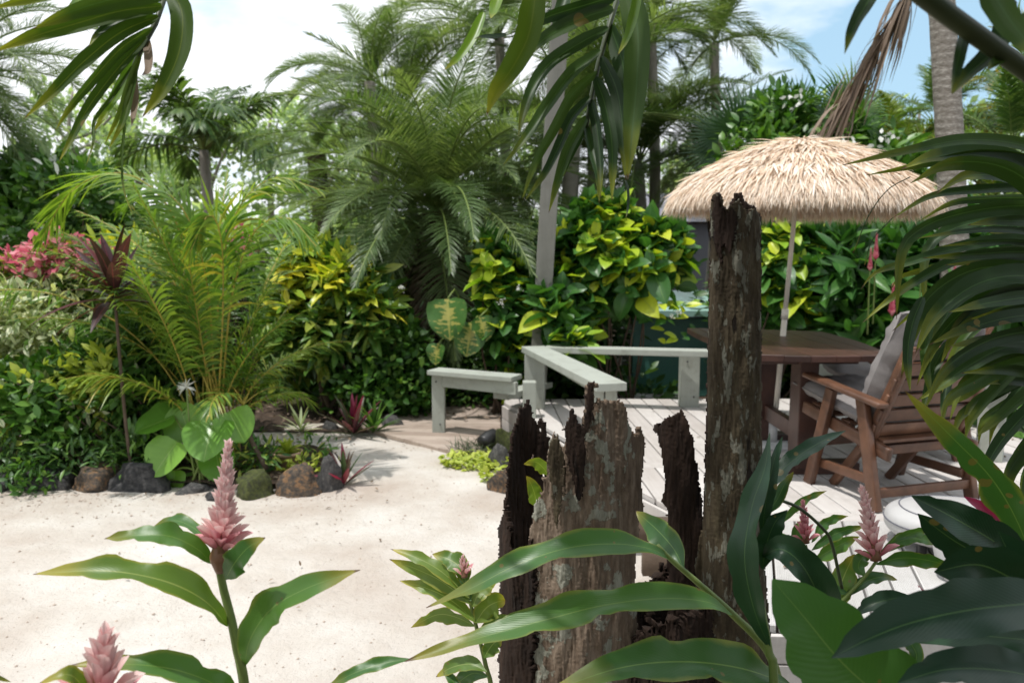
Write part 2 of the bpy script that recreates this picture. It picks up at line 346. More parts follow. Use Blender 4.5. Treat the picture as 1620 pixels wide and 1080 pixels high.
def sandmat():
    m, N, L, b = mat_new('coral_sand')
    t = N.new('ShaderNodeTexCoord').outputs['Object']
    big = noisen(N, L, .9, 5, .6, t); mid = noisen(N, L, 8, 5, .6, t); fine = noisen(N, L, 140, 4, .7, t)
    c = ramp(N, L, big, [(.36, (.44, .38, .33)), (.52, (.545, .505, .46)), (.66, (.64, .615, .58))])
    c = mixc(N, L, mth(N, L, 'MULTIPLY', mid, .55), c, mixc(N, L, 1., c, (.82, .77, .70), 'MULTIPLY'))
    v = N.new('ShaderNodeTexVoronoi'); v.inputs['Scale'].default_value = 55; L.new(t, v.inputs['Vector'])
    vn = noisen(N, L, 2.2, 3, .6, t)
    thr = mth(N, L, 'MULTIPLY', mth(N, L, 'SUBTRACT', vn, .32), .55)
    sp_ = mth(N, L, 'LESS_THAN', v.outputs['Distance'], thr)
    sx = N.new('ShaderNodeSeparateXYZ'); L.new(v.outputs['Color'], sx.inputs[0])
    sp_ = mth(N, L, 'MULTIPLY', sp_, mth(N, L, 'GREATER_THAN', sx.outputs[0], .6))
    c = mixc(N, L, mth(N, L, 'MULTIPLY', sp_, .6), c, (.27, .22, .18))
    c = mixc(N, L, mth(N, L, 'MULTIPLY', mth(N, L, 'GREATER_THAN', fine, .62), .25), c, (.36, .30, .25))
    L.new(c, b.inputs['Base Color']); b.inputs['Roughness'].default_value = .95; b.inputs['Specular IOR Level'].default_value = .15
    med = noisen(N, L, 38, 4, .6, t)
    h = mth(N, L, 'ADD', mth(N, L, 'ADD', mth(N, L, 'MULTIPLY', mid, .9), mth(N, L, 'MULTIPLY', med, .35)), mth(N, L, 'MULTIPLY', fine, .16))
    bp = N.new('ShaderNodeBump'); bp.inputs['Strength'].default_value = .9; bp.inputs['Distance'].default_value = .028
    L.new(h, bp.inputs['Height']); L.new(bp.outputs[0], b.inputs['Normal'])
    return m
M['sand'] = sandmat()
M['soil'] = plainmat('garden_soil', [(.3, (.03, .02, .014)), (.6, (.09, .06, .04)), (.8, (.16, .11, .08))], 14, 6, .95, .9, .03)
M['rock'] = plainmat('basalt_rock', [(.32, (.025, .025, .026)), (.55, (.075, .072, .07)), (.75, (.17, .16, .145))], 5, 6, .8, .7, .03, rand=.25)
M['rock_orange'] = plainmat('rusty_rock', [(.38, (.045, .04, .036)), (.52, (.11, .08, .055)), (.62, (.24, .13, .06)), (.8, (.2, .16, .12))], 5, 6, .8, .7, .03)
M['rock_moss'] = plainmat('mossy_rock', [(.34, (.035, .035, .02)), (.55, (.07, .085, .02)), (.75, (.13, .12, .05))], 6, 6, .9, .7, .03)
def deckmat(name, a, b_, groove=0, rand=.3):
    m, N, L, b = mat_new(name)
    t = N.new('ShaderNodeTexCoord').outputs['Object']
    uv = N.new('ShaderNodeUVMap'); mp = N.new('ShaderNodeMapping'); mp.inputs['Scale'].default_value = (30, 2.2, 1); L.new(uv.outputs[0], mp.inputs[0])
    n = noisen(N, L, 1, 6, .65, mp.outputs[0]); st = noisen(N, L, 2.5, 5, .6, t)
    oi = N.new('ShaderNodeObjectInfo')
    f = mth(N, L, 'ADD', mth(N, L, 'ADD', mth(N, L, 'MULTIPLY', n, .5), mth(N, L, 'MULTIPLY', st, .5)), mth(N, L, 'MULTIPLY', mth(N, L, 'SUBTRACT', oi.outputs['Random'], .5), rand))
    c = ramp(N, L, f, [(.25, a), (.75, b_)])
    L.new(c, b.inputs['Base Color']); b.inputs['Roughness'].default_value = .7; b.inputs['Specular IOR Level'].default_value = .3
    bp = N.new('ShaderNodeBump'); bp.inputs['Strength'].default_value = .35; bp.inputs['Distance'].default_value = .004
    h = n
    if groove:
        sx = N.new('ShaderNodeSeparateXYZ'); L.new(uv.outputs[0], sx.inputs[0])
        h = mth(N, L, 'ADD', mth(N, L, 'MULTIPLY', mth(N, L, 'SINE', mth(N, L, 'MULTIPLY', sx.outputs[0], 6.283 * groove)), .5), mth(N, L, 'MULTIPLY', n, .3))
        bp.inputs['Strength'].default_value = .8
    L.new(h, bp.inputs['Height']); L.new(bp.outputs[0], b.inputs['Normal'])
    return m
def dirty(m, scale, amount, c2):
    N = m.node_tree.nodes; L = m.node_tree.links; b = N['Principled BSDF']; src = b.inputs['Base Color'].links[0].from_socket
    t = N.new('ShaderNodeTexCoord').outputs['Object']; n = noisen(N, L, scale, 8, .75, t); f = N.new('ShaderNodeMapRange'); L.new(n, f.inputs[0]); f.inputs[1].default_value = .52; f.inputs[2].default_value = .75
    L.new(mixc(N, L, mth(N, L, 'MULTIPLY', f.outputs[0], amount), src, c2), b.inputs['Base Color']); return m
M['deck'] = deckmat('painted_deck', (.42, .38, .35), (.62, .59, .56))
M['deck_groove'] = deckmat('grooved_deck', (.48, .46, .43), (.64, .62, .60), groove=150)
M['boardwalk'] = deckmat('weathered_boardwalk', (.26, .20, .16), (.46, .38, .32))
M['paint'] = deckmat('grey_green_paint', (.31, .33, .29), (.40, .42, .37), rand=.1)
M['post'] = plainmat('weathered_post', S2((.11, .11, .095), (.24, .235, .205)), 9, 6, .85, .5, .01, (1, 1, .15))
M['teak'] = plainmat('oiled_teak', [(.3, (.07, .032, .018)), (.6, (.145, .066, .036)), (.8, (.21, .105, .06))], 9, 6, .45, .25, .004, (1, 1, 1), .5, .2)
M['darkwood'] = plainmat('dark_stained_wood', [(.3, (.035, .016, .012)), (.7, (.085, .038, .027))], 7, 6, .42, .2, .004, (1, 1, 1), .5, .2)
M['cushion'] = plainmat('grey_canvas', S2((.17, .155, .15), (.27, .25, .24)), 6, 5, .9, .35, .01)
M['pole'] = plainmat('cream_pole', S2((.62, .57, .48), (.72, .67, .58)), 5, 3, .4, 0)
M['thatch'] = leafmat('raffia_strand', [(0, (.66, .50, .37)), (.4, (.83, .69, .56)), (1, (.94, .87, .78))], (1.1, 1, .85), trans=.25, rough=.8, rib=None, vein=0, var=.2, spec=.2)
M['plastic'] = plainmat('white_plastic', [(.3, (.36, .35, .34)), (.6, (.50, .49, .48))], 3, 6, .4, .05)
M['seam'] = plainmat('dark_seam', S2((.10, .10, .12), (.13, .13, .15)), 3, 2, .5, 0)
M['black'] = plainmat('black_plastic', S2((.015, .015, .015), (.03, .03, .03)), 3, 2, .4, 0)
M['terracotta'] = plainmat('terracotta', S2((.33, .20, .14), (.45, .30, .22)), 8, 5, .85, .2)
M['teal'] = plainmat('teal_metal', S2((.04, .13, .11), (.07, .19, .16)), 3, 3, .4, 0)
M['teal_roof'] = plainmat('teal_roof', S2((.27, .46, .40), (.33, .52, .46)), 3, 3, .35, 0)
M['greyroof'] = plainmat('grey_wall', S2((.16, .16, .19), (.24, .24, .27)), 2, 4, .8, 0)
M['blue'] = plainmat('dark_blue_glaze', S2((.02, .03, .09), (.03, .05, .13)), 3, 2, .25, 0)

for k_, sc__, am, c2 in (('deck', 5, .5, (.25, .22, .19)), ('deck_groove', 5, .4, (.28, .25, .22)), ('paint', 7, .6, (.18, .18, .14)), ('post', 5, .5, (.09, .09, .07)), ('plastic', 6, .4, (.28, .26, .23)), ('cushion', 7, .4, (.13, .12, .11)), ('boardwalk', 6, .5, (.14, .11, .08))): dirty(M[k_], sc__, am, c2)
# ---------------------------------------------------------------- leaf shapes (tip along +Y, face +Z, length 1)
PROF = {
 'lance': ([0, .08, .25, .45, .7, .88, 1], [.05, .35, .85, 1, .75, .38, .02]),
 'oval': ([0, .08, .25, .5, .75, .92, 1], [.06, .45, .9, 1, .8, .4, .02]),
 'strap': ([0, .05, .2, .5, .8, 1], [.25, .7, 1, .95, .6, .02]),
 'heart': ([0, .03, .12, .3, .55, .8, .95, 1], [.55, .85, 1, .98, .82, .5, .16, .02]),
 'round': ([0, .02, .1, .25, .45, .65, .82, .94, 1], [.5, .74, .93, 1, .98, .86, .62, .34, .03]),
 'petal': ([0, .2, .55, .85, 1], [.3, .7, 1, .6, .05]),
}
def leaf_tpl(prof='oval', W=.5, ns=5, fold=.12, droop=.15, wave=0, nac=3, seed=0):
    r = np.random.default_rng(seed); t = np.linspace(0, 1, ns + 1)
    wv = np.interp(t, *PROF[prof]) * W / 2; u = np.linspace(-1, 1, nac)
    ph = r.random() * 6
    X = wv[:, None] * u[None]
    Z = np.abs(X) * fold * 2 - droop * (t ** 2)[:, None] + wave * W * np.sin(t * 9 + ph)[:, None] * np.abs(u)[None] ** 2 * (np.sign(u) * .4 + .8)
    Y = np.broadcast_to(t[:, None], X.shape)
    V = np.stack([X, Y, Z], -1).reshape(-1, 3)
    U = np.stack(np.broadcast_arrays(u[None] / 2 + .5, t[:, None]), -1).reshape(-1, 2)
    return V, gridF(ns + 1, nac), U
def add_many(g, tpl, Ms, tints, mi=0):
    V, F, U = tpl; n = len(Ms); Ms = np.asarray(Ms)
    VV = np.einsum('nij,kj->nki', Ms[:, :3, :3], V) + Ms[:, None, :3, 3]
    FF = (F[None] + (np.arange(n) * len(V))[:, None, None]).reshape(-1, F.shape[1])
    g.add(VV.reshape(-1, 3), FF, np.tile(U, (n, 1)), np.repeat(np.asarray(tints), len(V)), mi)
def mats_from(pos, yd, zd, s):
    y = yd / (np.linalg.norm(yd, axis=1)[:, None] + 1e-9); x = np.cross(y, zd); x /= np.linalg.norm(x, axis=1)[:, None] + 1e-9
    z = np.cross(x, y); Mx = np.zeros((len(pos), 4, 4)); s = np.asarray(s)[:, None]
    Mx[:, :3, 0] = x * s; Mx[:, :3, 1] = y * s; Mx[:, :3, 2] = z * s; Mx[:, :3, 3] = pos; Mx[:, 3, 3] = 1
    return Mx
def blade(name, pts, w, mat, parent, prof='lance', roll=0.0, fold=.15, wave=.03, ns=18, nac=5, twist=0, seed=0, label=None, metres=False, curl=0.0):
    """one real leaf along a centreline of (pixel x, pixel y, distance) points; w = broadest width in pixels at its distance"""
    C = cr_spline([list(P(*p)) for p in pts] if not metres else pts, ns + 1)
    d = np.mean([p[2] for p in pts]) if not metres else 1
    W = (w / FP * d) if not metres else w
    t = np.linspace(0, 1, ns + 1); T = np.gradient(C, axis=0); T /= np.linalg.norm(T, axis=1)[:, None]
    vd = C - np.array(CAMP); vd /= np.linalg.norm(vd, axis=1)[:, None]
    if metres: vd = np.broadcast_to(np.array([0.1, .3, -1.]), C.shape)
    A = np.cross(vd, T); A /= np.linalg.norm(A, axis=1)[:, None] + 1e-9
    B = np.cross(T, A)
    th = np.radians(roll + twist * t)[:, None]
    Sd = A * np.cos(th) + B * np.sin(th); Nn = -A * np.sin(th) + B * np.cos(th)
    Wr = W / max(.3, math.cos(math.radians(min(abs(roll), 70))))
    r = np.random.default_rng(seed + 11); ph = r.random(2) * 6
    wv = np.interp(t, *PROF[prof]) * Wr / 2 * (1 + .05 * np.sin(t * 23 + ph[1]) * (prof == 'lance'))
    u = np.linspace(-1, 1, nac)
    wav = wave * 3.4 * Wr * (np.sin(t * 17 + ph[0]) + .6 * np.sin(t * 31 + ph[1]))[:, None] * np.where(u > 0, 1, -.8)[None] * (np.abs(u) ** 2)[None] * np.sin(np.pi * t)[:, None]
    nt_ = np.ones((ns + 1, nac))
    if ns >= 24:
        for sd_ in (0, nac - 1):
            for _ in range(3): nt_[:, sd_] -= r.uniform(.05, .28) * np.exp(-((t - r.uniform(.35, .97)) / r.uniform(.012, .03)) ** 2)
    off = np.abs(u)[None] * wv[:, None] * fold * 2 + wav - curl * (u ** 2)[None] * wv[:, None]
    V = C[:, None] + Sd[:, None] * (wv[:, None] * u[None] * nt_)[..., None] - Nn[:, None] * off[..., None]
    U = np.stack(np.broadcast_arrays(u[None] / 2 + .5, t[:, None]), -1)
    g = Geo(); g.add(V.reshape(-1, 3), gridF(ns + 1, nac), U.reshape(-1, 2))
    return put(name, g.mesh(name, mat), parent, label=label)
def stem(name, pts, rad, mat, parent, n=16, ns=8, metres=False):
    g = Geo(); tube(g, [list(P(*p)) for p in pts] if not metres else pts, rad, ns, n)
    return put(name, g.mesh(name, mat), parent)

# ---------------------------------------------------------------- palm fronds
def frond_geo(L, n, ll, lw, e0, bend, seed, a0=62, a1=22, ldroop=.5, start=.16, vee=.25, tipl=.35, jit=6, rr=.014, m=4, flat=False, sidebend=25, curve=None):
    r = np.random.default_rng(seed); k = 22
    s = np.linspace(0, 1, k); el = np.radians(e0 - bend * s ** 1.2); side = np.radians((r.random() - .5) * sidebend) * s
    dy = np.cos(el) * np.cos(side); dz = np.sin(el); dx = np.cos(el) * np.sin(side)
    D = np.stack([dx, dy, dz], 1); C = np.concatenate([[[0, 0, 0]], np.cumsum((D[1:] + D[:-1]) / 2 * L / (k - 1), axis=0)])
    if curve is not None:
        C = cr_spline(curve, k); D = np.gradient(C, axis=0); D /= np.linalg.norm(D, axis=1)[:, None]
    g = Geo(); tube(g, C, [rr, rr * .7, rr * .3], 5, mi=1, caps=False)
    for sd in (-1, 1):
        t = np.linspace(start, 1, n) + (r.random(n) - .5) * .5 / n; t = np.clip(t, 0, 1)
        base = np.stack([np.interp(t, s, C[:, i]) for i in range(3)], 1)
        T = np.stack([np.interp(t, s, D[:, i]) for i in range(3)], 1); T /= np.linalg.norm(T, axis=1)[:, None]
        X = np.array([1., 0, 0]) if curve is None else np.array([.25, 1., .1]); Sx = X - T * (T @ X)[:, None]; Sx /= np.linalg.norm(Sx, axis=1)[:, None]
        Up = np.cross(Sx, T)
        q = (t - start) / (1 - start)
        ang = np.radians(a0 + (a1 - a0) * q + (r.random(n) - .5) * jit * 2)
        v = vee + (r.random(n) - .5) * (.9 if not flat else .15)
        d = Sx * (sd * np.sin(ang))[:, None] + T * np.cos(ang)[:, None] + Up * (v * np.sin(ang))[:, None]
        d /= np.linalg.norm(d, axis=1)[:, None]
        ln = ll * (.45 + .55 * np.sin(np.pi * np.clip(q * .85 + .12, 0, 1))) * (1 - (1 - tipl) * np.clip((q - .6) / .4, 0, 1)) * (.85 + .3 * r.random(n))
        wn = lw * (.8 + .4 * r.random(n))
        ts = np.linspace(0, 1, m + 1); wp = np.interp(ts, [0, .15, .5, 1], [.4, .9, 1, .03])
        dr = ldroop * (.6 + .8 * r.random(n))
        cen = base[:, None] + d[:, None] * (ts[None, :, None] * ln[:, None, None]) - np.array([0, 0, 1.]) * (ts ** 2)[None, :, None] * (dr * ln)[:, None, None]
        wd = np.cross(d, Up); nn = np.linalg.norm(wd, axis=1)[:, None]; wd = T * .8 + wd / (nn + 1e-9) * .4 * -sd
        wd -= d * np.sum(wd * d, axis=1)[:, None]; wd /= np.linalg.norm(wd, axis=1)[:, None]
        off = wd[:, None] * (wp[None, :, None] * wn[:, None, None] / 2)
        V = np.stack([cen - off, cen + off], 2).reshape(n, -1, 3)
        F = (gridF(m + 1, 2)[None] + (np.arange(n) * 2 * (m + 1))[:, None, None]).reshape(-1, 4)
        U = np.tile(np.stack(np.broadcast_arrays(np.array([0., 1])[None], ts[:, None]), -1).reshape(-1, 2), (n, 1))
        g.add(V.reshape(-1, 3), F, U, np.repeat(.35 * r.random(n) + r.random() * .0, 2 * (m + 1)), 0)
    return g
def frond_set(name, mat, rmat, specs):
    return [(e, frond_geo(seed=100 + i * 7 + hash_s(name), e0=e, **kw).mesh(name, [mat, rmat])) for i, (e, kw) in enumerate(specs)]
def hash_s(s): return sum(ord(c) * (i + 1) for i, c in enumerate(s)) % 997
def palm(name, label, base, top, rad, fset, n, mat_trunk, trad, azr=(0, 360), sc_=(.85, 1.15), bump=.1, group=None, emin=-90, emax=90, seed=1, trunk=True):
    r = random.Random(seed)
    t = thing(name, label, 'palm', base, group)
    if trunk:
        g = Geo(); b, tp = Vector(base), Vector(top); mid = (b + tp) / 2 + Vector((rad * .5, 0, 0))
        tube(g, [list(b), list(mid), list(tp)], trad, 14, 24, bump=bump)
        put('trunk', g.mesh('trunk', mat_trunk), t)
    sel = [f for f in fset if emin <= f[0] <= emax]
    for i in range(n):
        e, me = sel[i % len(sel)]
        az = R(azr[0] + (azr[1] - azr[0]) * ((i * .618034) % 1) + r.uniform(-8, 8)); s = r.uniform(*sc_)
        Mx = Matrix.Translation(Vector(top) + Vector((0, 0, r.uniform(-.05, .05)))) @ Matrix.Rotation(az, 4, 'Z') @ Matrix.Rotation(R(r.uniform(-6, 6)), 4, 'X') @ Matrix.Diagonal((s * r.choice((-1, 1)), s, s, 1))
        put('frond', me, t, Mx)
    return t
def fan_mesh(name, mat, nseg=26, spread=250, Ls=.55, pet=.5, split=.5, seed=0, droop=.25):
    r = np.random.default_rng(seed); g = Geo()
    tube(g, [[0, 0, 0], [0, pet * .5, .03], [0, pet, 0]], [.012, .008], 5, 6, mi=1, caps=False)
    ts = np.linspace(0, 1, 7)
    for i in range(nseg):
        a = math.radians(-spread / 2 + spread * i / (nseg - 1)); da = math.radians(spread / (nseg - 1)) / 2
        ln = Ls * (1 - .25 * abs(i / (nseg - 1) * 2 - 1)) * (.9 + .2 * r.random())
        wp = np.where(ts < split, ts * ln * math.tan(da) * 1.02, (1 - (ts - split) / (1 - split)) * split * ln * math.tan(da))
        d = np.array([math.sin(a), math.cos(a), 0]); p = np.array([math.cos(a), -math.sin(a), 0])
        dz = -droop * ln * np.clip(ts - split, 0, 1) ** 2 * 4 * (.5 + r.random()) + .08 * ln * ts
        cen = np.array([0, pet, 0]) + d * (ts * ln)[:, None] + np.array([0, 0, 1]) * dz[:, None]
        zz = np.array([0, 0, 1.]) * (wp * .5)[:, None]
        V = np.stack([cen - p * wp[:, None], cen + zz, cen + p * wp[:, None]], 1).reshape(-1, 3)
        U = np.stack(np.broadcast_arrays(np.array([0, .5, 1.])[None], ts[:, None]), -1).reshape(-1, 2)
        g.add(V, gridF(7, 3), U, r.random() * .5, 0)
    return g.mesh(name, [mat, M['stem']])

# ---------------------------------------------------------------- shrubs
def lobe(px, py, rx, ry, Y, rd=None):
    c = P(px, py, Y); k = Y / FP
    return (np.array(c), np.array([rx * k, rd if rd is not None else (rx + ry) / 2 * k, ry * k]))
def sample_lobes(lobes, n, r, shell=.55, front=0.0):
    vol = np.array([np.prod(l[1]) ** (2 / 3) for l in lobes]); pr = vol / vol.sum()
    idx = r.choice(len(lobes), n, p=pr)
    d = r.normal(size=(n, 3)); d /= np.linalg.norm(d, axis=1)[:, None]
    if front: d[:, 1] = np.where((d[:, 1] > 0) & (r.random(n) < front), -d[:, 1], d[:, 1])
    rad = shell + (1 - shell) * r.random(n) ** .7
    rad *= .88 + .24 * np.array([mnoise.noise(Vector(x) * 2.3) for x in d])
    c = np.array([l[0] for l in lobes])[idx]; s = np.array([l[1] for l in lobes])[idx]
    return c + d * s * rad[:, None], d, rad
def leaf_dirs(d, r, out=.8, up=.35, jit=.6):
    n = len(d)
    yd = d * out + np.array([0, 0, up]) + r.normal(size=(n, 3)) * jit
    zd = np.array([0, 0, 1.]) * .9 + d * .5 + r.normal(size=(n, 3)) * .45
    return yd, zd
def foliage(lobes, n, tpl, size, mats, seed=0, shell=.45, front=.4, split=None, clump=11, **kw):
    """merged small foliage: leaves gathered in sprays round twig tips; returns mesh"""
    r = np.random.default_rng(seed); m = max(1, n // clump); p, d, rad = sample_lobes(lobes, m, r, shell, front)
    ii = r.integers(0, m, n); p = p[ii]; d = d[ii]; rad = rad[ii]; ct = r.random(m)[ii]
    ov = r.normal(size=(n, 3)) * np.array([1, 1, .6]); ov = ov * (0 if clump == 1 else 1); p = p + ov * size * .95; d = d * .6 + ov * .45; d /= np.linalg.norm(d, axis=1)[:, None] + 1e-9
    yd, zd = leaf_dirs(d, r, **kw); s = size * (.6 + .8 * r.random(n))
    keep = p[:, 2] > .02
    p, yd, zd, s, rad, ct = p[keep], yd[keep], zd[keep], s[keep], rad[keep], ct[keep]; n = len(p); tn = np.clip(ct * .75 + .25 * r.random(n), 0, .999)
    Ms = mats_from(p, yd, zd, s); g = Geo(); mats = mats if isinstance(mats, list) else [mats]
    if len(mats) == 1: add_many(g, tpl, Ms, tn)
    else:
        q = split(p, rad, r); 
        for i in range(len(mats)):
            if (q == i).any(): add_many(g, tpl, Ms[q == i], tn[q == i], i)
    return g.mesh('foliage', mats)
def stems_geo(base, lobes, n, r0, mat, seed=0, name='stems'):
    r = random.Random(seed); g = Geo(); b = Vector(base)
    for i in range(n):
        c, s = lobes[i % len(lobes)]
        e = Vector(c) + Vector((r.uniform(-.6, .6) * s[0], r.uniform(-.6, .6) * s[1], r.uniform(-.3, .6) * s[2]))
        a = b + Vector((r.uniform(-.5, .5) * s[0], r.uniform(-.3, .3) * s[1], 0)); m = (a + e) / 2 + Vector((r.uniform(-.15, .15), r.uniform(-.1, .1), -.05))
        tube(g, [list(a), list(m), list(e)], [r0, r0 * .7, r0 * .35], 6, 10, bump=.15)
    return g.mesh(name, mat)
def bush_fine(name, label, cat, lobes, n, size, mats, base=None, tpl=None, nstem=8, seed=0, stemr=.012, group=None, split=None, stemmat=None, **kw):
    c0 = lobes[0][0]
    base = base or (float(c0[0]), float(c0[1]), 0.0)
    t = thing(name, label, cat, base, group)
    put('stems', stems_geo(base, lobes, nstem, stemr, stemmat or M['twig'], seed), t, kind='stuff')
    me = foliage(lobes, n, tpl or leaf_tpl('oval', .5, 3, nac=3, seed=seed), size, mats, seed, split=split, **kw)
    put('foliage', me, t, kind='stuff')
    return t
def bush_big(name, label, cat, lobes, nsprig, per, size, young, old, W=.6, prof='oval', base=None, pyoung=.5, seed=0, nstem=8, stemr=.012, upk=.5, limit=300, youngz=None, group=None, inner=0, innermat=None, tilt=.55):
    """shrub with leaves in rosettes; the leaves that show largest are objects of their own"""
    c0 = lobes[0][0]; base = base or (float(c0[0]), float(c0[1]), 0.0)
    t = thing(name, label, cat, base, group); r = np.random.default_rng(seed); rr = random.Random(seed)
    put('stems', stems_geo(base, lobes, nstem, stemr, M['twig'], seed), t, kind='stuff')
    if inner: put('foliage', foliage([(l[0] + np.array([0, .12, 0]), l[1] * .85) for l in lobes], inner, leaf_tpl(prof, W, 3, seed=seed), size * .85, innermat or old, seed + 5, shell=.2, clump=1), t, kind='stuff')
    V = {}
    for kind, mat in (('y', young), ('o', old)):
        V[kind] = []
        for k in range(4):
            g = Geo(); g.add(*leaf_tpl(prof, W * (.9 + .07 * k), 7, .14 + .03 * k, .1 + .09 * k, .06, 5, seed + k)); V[kind].append(g.mesh('leaf', mat))
    p, d, rad = sample_lobes(lobes, nsprig, r, .72, .75); LS = []
    for i in range(nsprig):
        ax = Vector(d[i] * (1 - upk)) + Vector((0, 0, upk)) + Vector(r.normal(size=3) * .22); ax.normalize()
        o = ax.orthogonal().normalized(); ph = rr.random() * 6.28
        yv = rr.random() < (pyoung if youngz is None else youngz(p[i]))
        for j in range(per):
            a = ph + j * 2.4; q = j / max(1, per - 1)
            dr = (Matrix.Rotation(a, 4, ax) @ o.to_4d()).to_3d()
            yd = dr * (tilt + .5 * q) + ax * (.75 - .65 * q) + Vector((0, 0, -.12 * q)); s = size * (.62 + .5 * q) * rr.uniform(.75, 1.2)
            if not yv: s *= .95
            LS.append((Vector(p[i]) - ax * .03 * j * size * 4, yd, ax + dr * -.2, s, 'y' if (yv and q < rr.uniform(.85, 1.4)) else 'o', rr.randrange(4)))
    LS = [l for l in LS if l[0].z > .03]
    LS.sort(key=lambda l: l[0].y - l[3] * 2)
    for pos, yd, zd, s, k, vi in LS[:limit]:
        put('leaf', V[k][vi], t, frame(pos, yd, zd) @ Matrix.Scale(s, 4))
    rest = LS[limit:]
    if rest:
        g = Geo(); tp = leaf_tpl(prof, W, 4, seed=seed)
        for mi, k in enumerate('yo'):
            q = [l for l in rest if l[4] == k]
            if q: add_many(g, tp, [np.array(frame(l[0], l[1], l[2]) @ Matrix.Scale(l[3], 4)) for l in q], r.random(len(q)), mi)
        put('foliage', g.mesh('foliage', [young, old]), t, kind='stuff')
    return t
def ico(name, c, s, mat, seed=0, sub=3, amp=.25, facet=True, parent=None, rotz=0):
    bm = bmesh.new(); bmesh.ops.create_icosphere(bm, subdivisions=sub, radius=1); r = random.Random(seed); o = Vector((seed * 3.7, seed * 1.3, 0))
    cuts = [(Vector((r.gauss(0, 1), r.gauss(0, 1), abs(r.gauss(0, 1)) * .6)).normalized(), r.uniform(.5, .8)) for _ in range(12)]
    for v in bm.verts:
        for nrm, dd in cuts:
            k = v.co.dot(nrm)
            if k > dd: v.co -= nrm * (k - dd) * .96
        v.co *= 1 + amp * mnoise.noise(v.co * 1.4 + o) + .09 * mnoise.noise(v.co * 4 + o) + .035 * mnoise.noise(v.co * 11 + o)
    me = bpy.data.meshes.new(name); bm.to_mesh(me); bm.free(); me.materials.append(mat)
    for p in me.polygons: p.use_smooth = True
    return put(name, me, parent, Matrix.Translation(Vector(c)) @ Matrix.Rotation(rotz, 4, 'Z') @ Matrix.Diagonal((*s, 1)))
# ================================================================ THE SETTING
def sheet(name, poly, z, mat, kind='structure', cell=None, relief=0.0, seed=0):
    """flat or gently uneven sheet over a ground polygon (list of x, y)"""
    if not cell:
        g = Geo(); g.add([(x, y, z) for x, y in poly], [list(range(len(poly)))]); return put(name, g.mesh(name, mat), kind=kind)
    bm = bmesh.new(); f = bm.faces.new([bm.verts.new((x, y, z)) for x, y in poly])
    xs = [p[0] for p in poly]; ys = [p[1] for p in poly]
    for ax, lo, hi in ((0, min(xs), max(xs)), (1, min(ys), max(ys))):
        k = lo + cell
        while k < hi:
            co = (k, 0, 0) if ax == 0 else (0, k, 0); no = (1, 0, 0) if ax == 0 else (0, 1, 0)
            bmesh.ops.bisect_plane(bm, geom=bm.verts[:] + bm.edges[:] + bm.faces[:], plane_co=co, plane_no=no); k += cell
    for v in bm.verts: v.co.z += relief * mnoise.noise(Vector((v.co.x * 2.1, v.co.y * 2.1, seed))) + relief * .4 * mnoise.noise(Vector((v.co.x * 8, v.co.y * 8, seed)))
    me = bpy.data.meshes.new(name); bm.to_mesh(me); bm.free(); me.materials.append(mat)
    for p in me.polygons: p.use_smooth = True
    return put(name, me, kind=kind)
sheet('ground', [(-600, -600), (600, -600), (600, 600), (-600, 600)], 0.0, M['soil'])
DZ = 0.25
sheet('sand_path', [(-9, 1.3), (-1.2, .6), (.15, .8), (.25, 2.2), (.78, 2.72), (.93, 3.4), (.82, 3.9), (.44, 4.73), (-.02, 6.2), (-.1, 6.72), (-1.1, 6.86), (-1.7, 6.95), (-3.2, 7.0), (-9, 7.1)], .022, M['sand'], cell=.12, relief=.016)

def clip(poly, p, n):       # keep the side where (x - p).n >= 0
    out = []
    for i in range(len(poly)):
        a, b = poly[i], poly[(i + 1) % len(poly)]
        da = (a[0] - p[0]) * n[0] + (a[1] - p[1]) * n[1]; db = (b[0] - p[0]) * n[0] + (b[1] - p[1]) * n[1]
        if da >= 0: out.append(a)
        if (da >= 0) != (db >= 0):
            t = da / (da - db); out.append((a[0] + t * (b[0] - a[0]), a[1] + t * (b[1] - a[1])))
    return out
def boards(parent, region, d, pitch, gap, ztop, th, mat, name='board'):
    d = Vector(d).normalized(); n = Vector((-d.y, d.x))
    ks = [n.x * p[0] + n.y * p[1] for p in region]; k = min(ks)
    while k < max(ks):
        q = clip(clip(region, n * (k + gap / 2), n), n * (k + pitch - gap / 2), -n)
        if len(q) >= 3 and abs(sum(q[i][0] * q[(i + 1) % len(q)][1] - q[(i + 1) % len(q)][0] * q[i][1] for i in range(len(q)))) > .004:
            dz = random.uniform(-.0015, .0015); m = len(q)
            if sum(q[i][0] * q[(i + 1) % m][1] - q[(i + 1) % m][0] * q[i][1] for i in range(m)) < 0: q = q[::-1]
            cx_ = sum(p[0] for p in q) / m; cy_ = sum(p[1] for p in q) / m; b = .0035
            def ins(p):
                v = Vector((p[0] - cx_, p[1] - cy_)); along = v.dot(d); ac = v.dot(n)
                ac -= math.copysign(min(b, abs(ac)), ac); along -= math.copysign(min(b, abs(along)), along)
                return (cx_ + d.x * along + n.x * ac, cy_ + d.y * along + n.y * ac)
            V = [(p[0], p[1], ztop - th) for p in q] + [(p[0], p[1], ztop - b + dz) for p in q] + [(*ins(p), ztop + dz) for p in q]
            F = [list(reversed(range(m))), [2 * m + i for i in range(m)]]
            for a_ in (0, m): F += [[a_ + i, a_ + (i + 1) % m, a_ + m + (i + 1) % m, a_ + m + i] for i in range(m)]
            U = [((n.x * x + n.y * y), (d.x * x + d.y * y)) for x, y, z in V]
            g = Geo(); g.add(V, F, np.array(U)); put(name, g.mesh(name, mat, False), parent)
        k += pitch
deck = thing('deck', 'raised white painted timber deck of long boards under the table and chair', 'deck', (1.6, 5, 0))
eA = [(-.06, 6.78), (.74, 4.88)]
